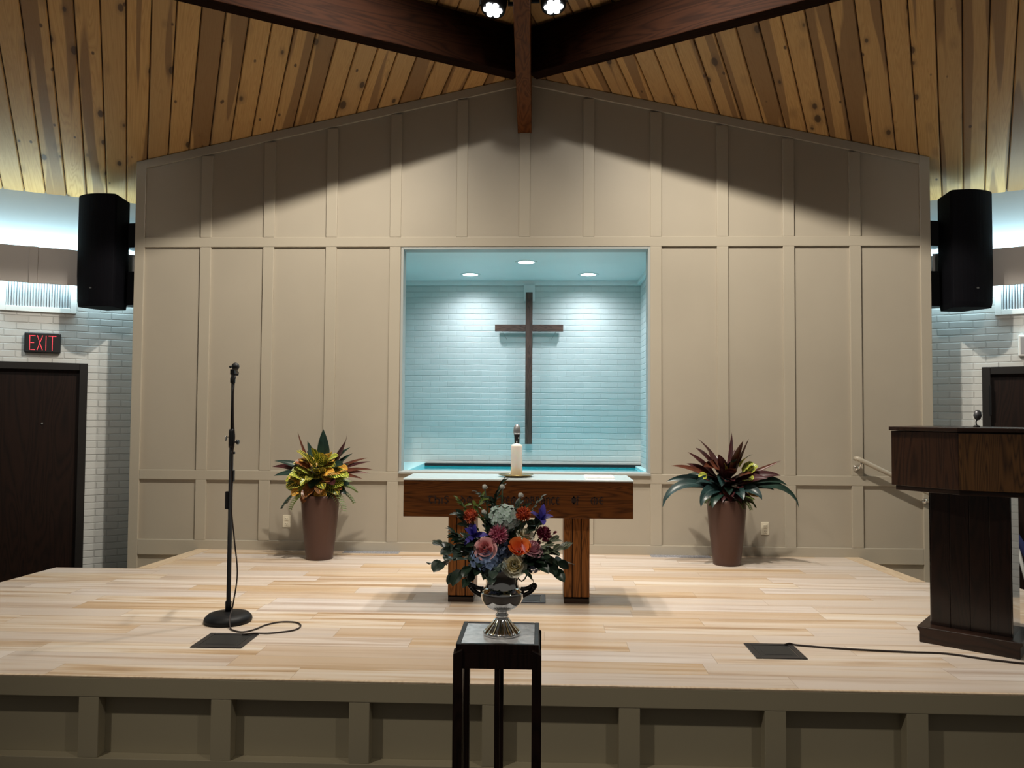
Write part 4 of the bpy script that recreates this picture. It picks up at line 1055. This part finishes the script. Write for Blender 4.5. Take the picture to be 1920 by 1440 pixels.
def hydrangea(label, c, r, m, n_=75, sq=(1, 1, .8)):
    t = flower('hydrangea', label, 'hydrangea', 'hydrangea heads in the urn'); c = V(c); bm = BM(); rs = random.Random(n_+int(r*1e4))
    uvl = bm.loops.layers.uv.verify()
    for i in range(n_):
        z = 1-2*(i+.5)/n_
        a = i*2.39996; q = math.sqrt(max(0, 1-z*z)); dr = V((q*cos(a)*sq[0], q*sin(a)*sq[1], z*sq[2]))
        fr = Matrix.Translation(c+dr*r*rs.uniform(.86, 1.05)) @ (dr+V((rs.uniform(-.3, .3), rs.uniform(-.3, .3), rs.uniform(-.3, .3)))).to_track_quat('Z', 'Y').to_matrix().to_4x4() @ Matrix.Rotation(rs.uniform(0, 6), 4, 'Z')
        s = r*rs.uniform(.17, .24)
        for k in range(4):
            R_ = fr @ Matrix.Rotation(k*pi/2, 4, 'Z')
            P = [(0, 0, 0), (s*.55, -s*.5, s*.18), (s*1.1, 0, s*.1), (s*.55, s*.5, s*.18)]
            f = bm.faces.new([bm.verts.new(R_ @ V(p)) for p in P]); f.smooth = True
            for lp, uvv in zip(f.loops, ((.5, 0), (0, .6), (.5, 1), (1, .6))): lp[uvl].uv = uvv
    obj('florets', bm, m, t)
    bm = BM(); ball(bm, c, r*.72, 14, 10, sq); obj('head_core', bm, m, t)
    stem(t, c, (0, 0, 1)); return t
def iris(label, c, d, r):
    t = flower('iris', label, 'iris', 'violet irises in the urn'); fr = orient(c, d)
    for k in range(6):
        bm = BM(); leaf_mesh(bm, (0, 0, 0), k*pi/3, radians(70 if k % 2 else 30), r*1.25, r*.55, droop=1.2 if k % 2 == 0 else .4, nseg=6, fold=.2, shape='oval')
        for v_ in bm.verts: v_.co = fr @ v_.co
        obj('petal', bm, P_iris, t)
    stem(t, c, d); return t
hydrangea('pale green-blue hydrangea at the top middle of the bouquet', (.007, .0, .392), .056, P_hyd_g, 90)
hydrangea('blue hydrangea low on the left, under the pink rose', (-.045, -.035, .258), .062, P_hyd_b, 95)
hydrangea('small lavender hydrangea low on the right, under the mauve rose', (.103, -.02, .246), .038, P_hyd_l, 55)
hydrangea('dark blue flower head in the middle of the bouquet', (.012, -.045, .288), .040, P_dkblue, 60)
rose('pink rose facing the viewer at the left of the bouquet', (-.055, -.088, .306), (-.15, -1, .45), .036, P_pink)
rose('mauve-pink rose at the right, seen from the side', (.108, -.07, .312), (.35, -.5, .8), .037, P_pink2, .85)
rose('cream white rose low in the middle of the bouquet', (.044, -.092, .254), (.0, -1, .45), .038, P_cream)
rose('half-hidden pale cream rose behind the red tulip', (.080, -.015, .348), (.2, -.5, .9), .030, P_cream, .9)
tulip('red-orange tulip in the centre right of the bouquet', (.060, -.085, .305), (.05, -.7, .8), .035, P_red)
pompon('pompon_dahlia', 'coral orange pompon flower at the upper left of the bouquet', 'dahlia', (-.108, -.02, .400), (-.3, -.6, .7), .028, P_orange, 120, group='pompon flowers in the urn')
pompon('pompon_dahlia', 'deep orange pompon flower at the upper right, by the iris', 'dahlia', (.071, -.03, .410), (.1, -.5, .8), .029, P_orange2, 110, group='pompon flowers in the urn')
pompon('chrysanthemum', 'raspberry pink chrysanthemum above the pink rose', 'chrysanthemum', (-.010, -.06, .345), (0, -1, .3), .036, P_mum, 130, .5, .16, 'chrysanthemums in the urn')
pompon('chrysanthemum', 'burgundy chrysanthemum at the right edge of the bouquet', 'chrysanthemum', (.140, -.02, .345), (.6, -.6, .4), .028, P_burg, 120, .55, .2, 'chrysanthemums in the urn')
iris('violet iris standing out at the upper right of the bouquet', (.130, -.01, .388), (.25, -.3, .9), .045)
iris('violet iris at the left, half sunk among leaves', (-.092, -.03, .335), (-.2, -.7, .6), .042)
for c, lab in (((-.062, .0, .497), 'white button flower highest on the left of the bouquet'), ((-.002, .0, .498), 'white button flower highest in the middle of the bouquet'),
               ((.062, -.02, .472), 'white button flower just above the deep orange pompon'), ((-.062, -.03, .415), 'white button flower beside the pale hydrangea, lower left')):
    pompon('button_flower', lab, 'button flower', c, (0, 0, 1), .0105, P_white, 40, .8, .3, 'white button flowers in the urn')
def sprig(name, label, path, leaves, m, Lf, Wf, shape='lance', group='leafy sprigs in the urn', cat='leaf sprig', droop=.5, seed=1):
    t = flower(name, label, cat, group); rs = random.Random(seed)
    P = spline([(0.01*path[0][0], 0, .17)]+[(V(path[0])*.35+V((0, 0, .15)))]+list(path), 6)
    bm = BM(); tube(bm, P, .0018, 6, taper=.5); obj('stem', bm, L_stem, t)
    k0 = int(len(P)*.40)
    for i in range(leaves):
        j = k0+int((len(P)-1-k0)*i/max(1, leaves-1)); p = P[j]; dv = (P[min(j+1, len(P)-1)]-P[j-1]).normalized()
        az = math.atan2(dv.y, dv.x)+(1 if i % 2 else -1)*rs.uniform(.5, 1.1)
        bm = BM(); leaf_mesh(bm, p, az, math.asin(max(-1, min(1, dv.z)))*.6+rs.uniform(-.35, .35), 1.12*Lf*rs.uniform(.8, 1.15), 1.18*Wf*rs.uniform(.85, 1.1), droop=droop, nseg=6, shape=shape, twist=rs.uniform(-.5, .5), roll=.9*cos(az)+rs.uniform(-.4, .4))
        obj('leaf', bm, m, t)
    return t
sprig('eucalyptus_sprig', 'eucalyptus sprig reaching out furthest left from the bouquet', [(-.10, -.04, .27), (-.17, -.05, .29), (-.205, -.05, .305)], 9, F_euc, .042, .026, 'oval', seed=2)
sprig('eucalyptus_sprig', 'round-leaved eucalyptus sprig hanging low on the left', [(-.09, -.05, .26), (-.16, -.06, .265), (-.215, -.06, .245)], 9, F_euc, .045, .040, 'oval', seed=3, droop=.9)
sprig('leaf_sprig', 'dark leafy sprig drooping left over the urn shoulder', [(-.07, -.06, .25), (-.12, -.07, .235), (-.15, -.07, .215)], 8, F_dk, .05, .030, 'oval', seed=4, droop=.9)
sprig('leaf_sprig', 'dark leafy sprig behind the left iris', [(-.08, .0, .31), (-.12, .01, .36), (-.135, .0, .40)], 12, F_dk, .05, .02, seed=5)
sprig('leaf_sprig', 'dark leafy sprig filling the left middle of the bouquet', [(-.06, -.03, .29), (-.11, -.04, .32), (-.15, -.04, .335)], 14, F_dk, .055, .022, seed=6)
sprig('fern_sprig', 'light green fern tip at the upper left of the bouquet', [(-.09, .0, .36), (-.125, .0, .42), (-.158, .0, .462)], 26, F_lt, .022, .007, seed=7, droop=.2)
sprig('silver_sprig', 'silver-grey sprig under the light green fern', [(-.09, .01, .33), (-.13, .0, .385), (-.158, .0, .405)], 10, F_grey, .025, .008, seed=8)
sprig('leaf_sprig', 'tall green sprig standing up in the back middle of the bouquet', [(-.02, .02, .40), (-.025, .02, .46), (-.01, .02, .505)], 22, F_dk, .035, .010, seed=9)
sprig('leaf_sprig', 'tall wispy sprig leaning left under the top button flower', [(-.03, .02, .40), (-.05, .02, .45), (-.085, .01, .478)], 14, F_euc, .028, .009, seed=10)
sprig('curly_sprig', 'thin pale sprig curving left above the coral pompon', [(-.05, .0, .38), (-.07, .0, .425), (-.105, .0, .44)], 8, F_lt, .026, .009, seed=11)
sprig('wheat_sprig', 'pale seed sprig rising at the upper right of the bouquet', [(.08, .0, .38), (.105, .0, .43), (.135, .0, .468)], 16, F_grey, .016, .006, seed=12, droop=.1)
sprig('leaf_sprig', 'variegated sprig sticking out at the right of the bouquet', [(.10, -.03, .28), (.15, -.04, .285), (.195, -.04, .295)], 14, F_var, .05, .022, seed=13)
sprig('leaf_sprig', 'large dark leaf sprig hanging at the lower right', [(.09, -.05, .255), (.14, -.06, .255), (.175, -.06, .23)], 7, F_dk, .062, .034, 'oval', seed=14, droop=.9)
sprig('leaf_sprig', 'dark green sprig reaching furthest right from the bouquet', [(.10, -.02, .26), (.16, -.03, .26), (.205, -.03, .25)], 8, F_dk, .045, .024, 'oval', seed=15)
sprig('leaf_sprig', 'dark leaves between the iris and the mauve rose', [(.06, .0, .33), (.09, .0, .36), (.11, -.01, .375)], 6, F_dk, .05, .036, 'oval', seed=16)
sprig('leaf_sprig', 'dark leaves hanging over the urn rim at the front', [(-.01, -.05, .245), (-.02, -.085, .24), (-.03, -.10, .215)], 8, F_euc, .04, .026, 'oval', seed=17, droop=1.0)
sprig('lacy_sprig', 'lacy grey sprig over the front of the urn rim', [(.0, -.06, .25), (.005, -.09, .255), (.0, -.105, .245)], 14, F_grey, .022, .006, seed=18)
sprig('leaf_sprig', 'short dark sprig over the right of the urn rim', [(.04, -.05, .245), (.07, -.075, .235), (.09, -.08, .22)], 8, F_dk, .04, .014, seed=19, droop=.9)
sprig('berry_sprig', 'thin sprig with burgundy buds at the right edge', [(.11, -.01, .30), (.15, -.01, .32), (.172, -.01, .342)], 5, P_burg, .020, .014, 'oval', seed=20)
sprig('leaf_sprig', 'dark foliage filling the back of the bouquet', [(.02, .04, .30), (.03, .06, .34), (.04, .05, .39)], 16, F_dk, .06, .026, seed=21)
for k_, (lab, path, n_, m_, lf, wf) in enumerate((
    ('feathery dark sprig at the left, between the coral pompon and the urn handle', [(-.07, -.02, .30), (-.12, -.03, .31), (-.165, -.03, .345)], 22, F_dk, .045, .012),
    ('dull green leaves tucked behind the pink rose', [(-.05, -.02, .27), (-.10, -.03, .285), (-.14, -.03, .29)], 16, F_euc, .045, .024),
    ('dark leaves under the blue hydrangea at the left', [(-.04, -.05, .235), (-.08, -.07, .225), (-.11, -.08, .20)], 10, F_dk, .045, .024),
    ('dark sprig between the two pompon flowers', [(.0, .01, .35), (.03, .01, .40), (.05, .01, .44)], 16, F_euc, .035, .012),
    ('variegated leaves beneath the burgundy chrysanthemum', [(.08, -.03, .27), (.13, -.04, .30), (.175, -.04, .325)], 18, F_var, .042, .016),
    ('dark leaves below the mauve rose', [(.06, -.05, .25), (.10, -.06, .27), (.145, -.07, .27)], 14, F_dk, .05, .026),
    ('green leaves above the coral pompon', [(-.06, .0, .37), (-.085, .0, .42), (-.075, .0, .455)], 16, F_lt, .030, .010),
    ('dark leaves around the raspberry chrysanthemum', [(-.02, -.02, .31), (-.03, -.03, .35), (-.045, -.03, .385)], 14, F_dk, .045, .022))):
    sprig('leaf_sprig', lab, path, n_, m_, lf, wf, seed=40+k_)
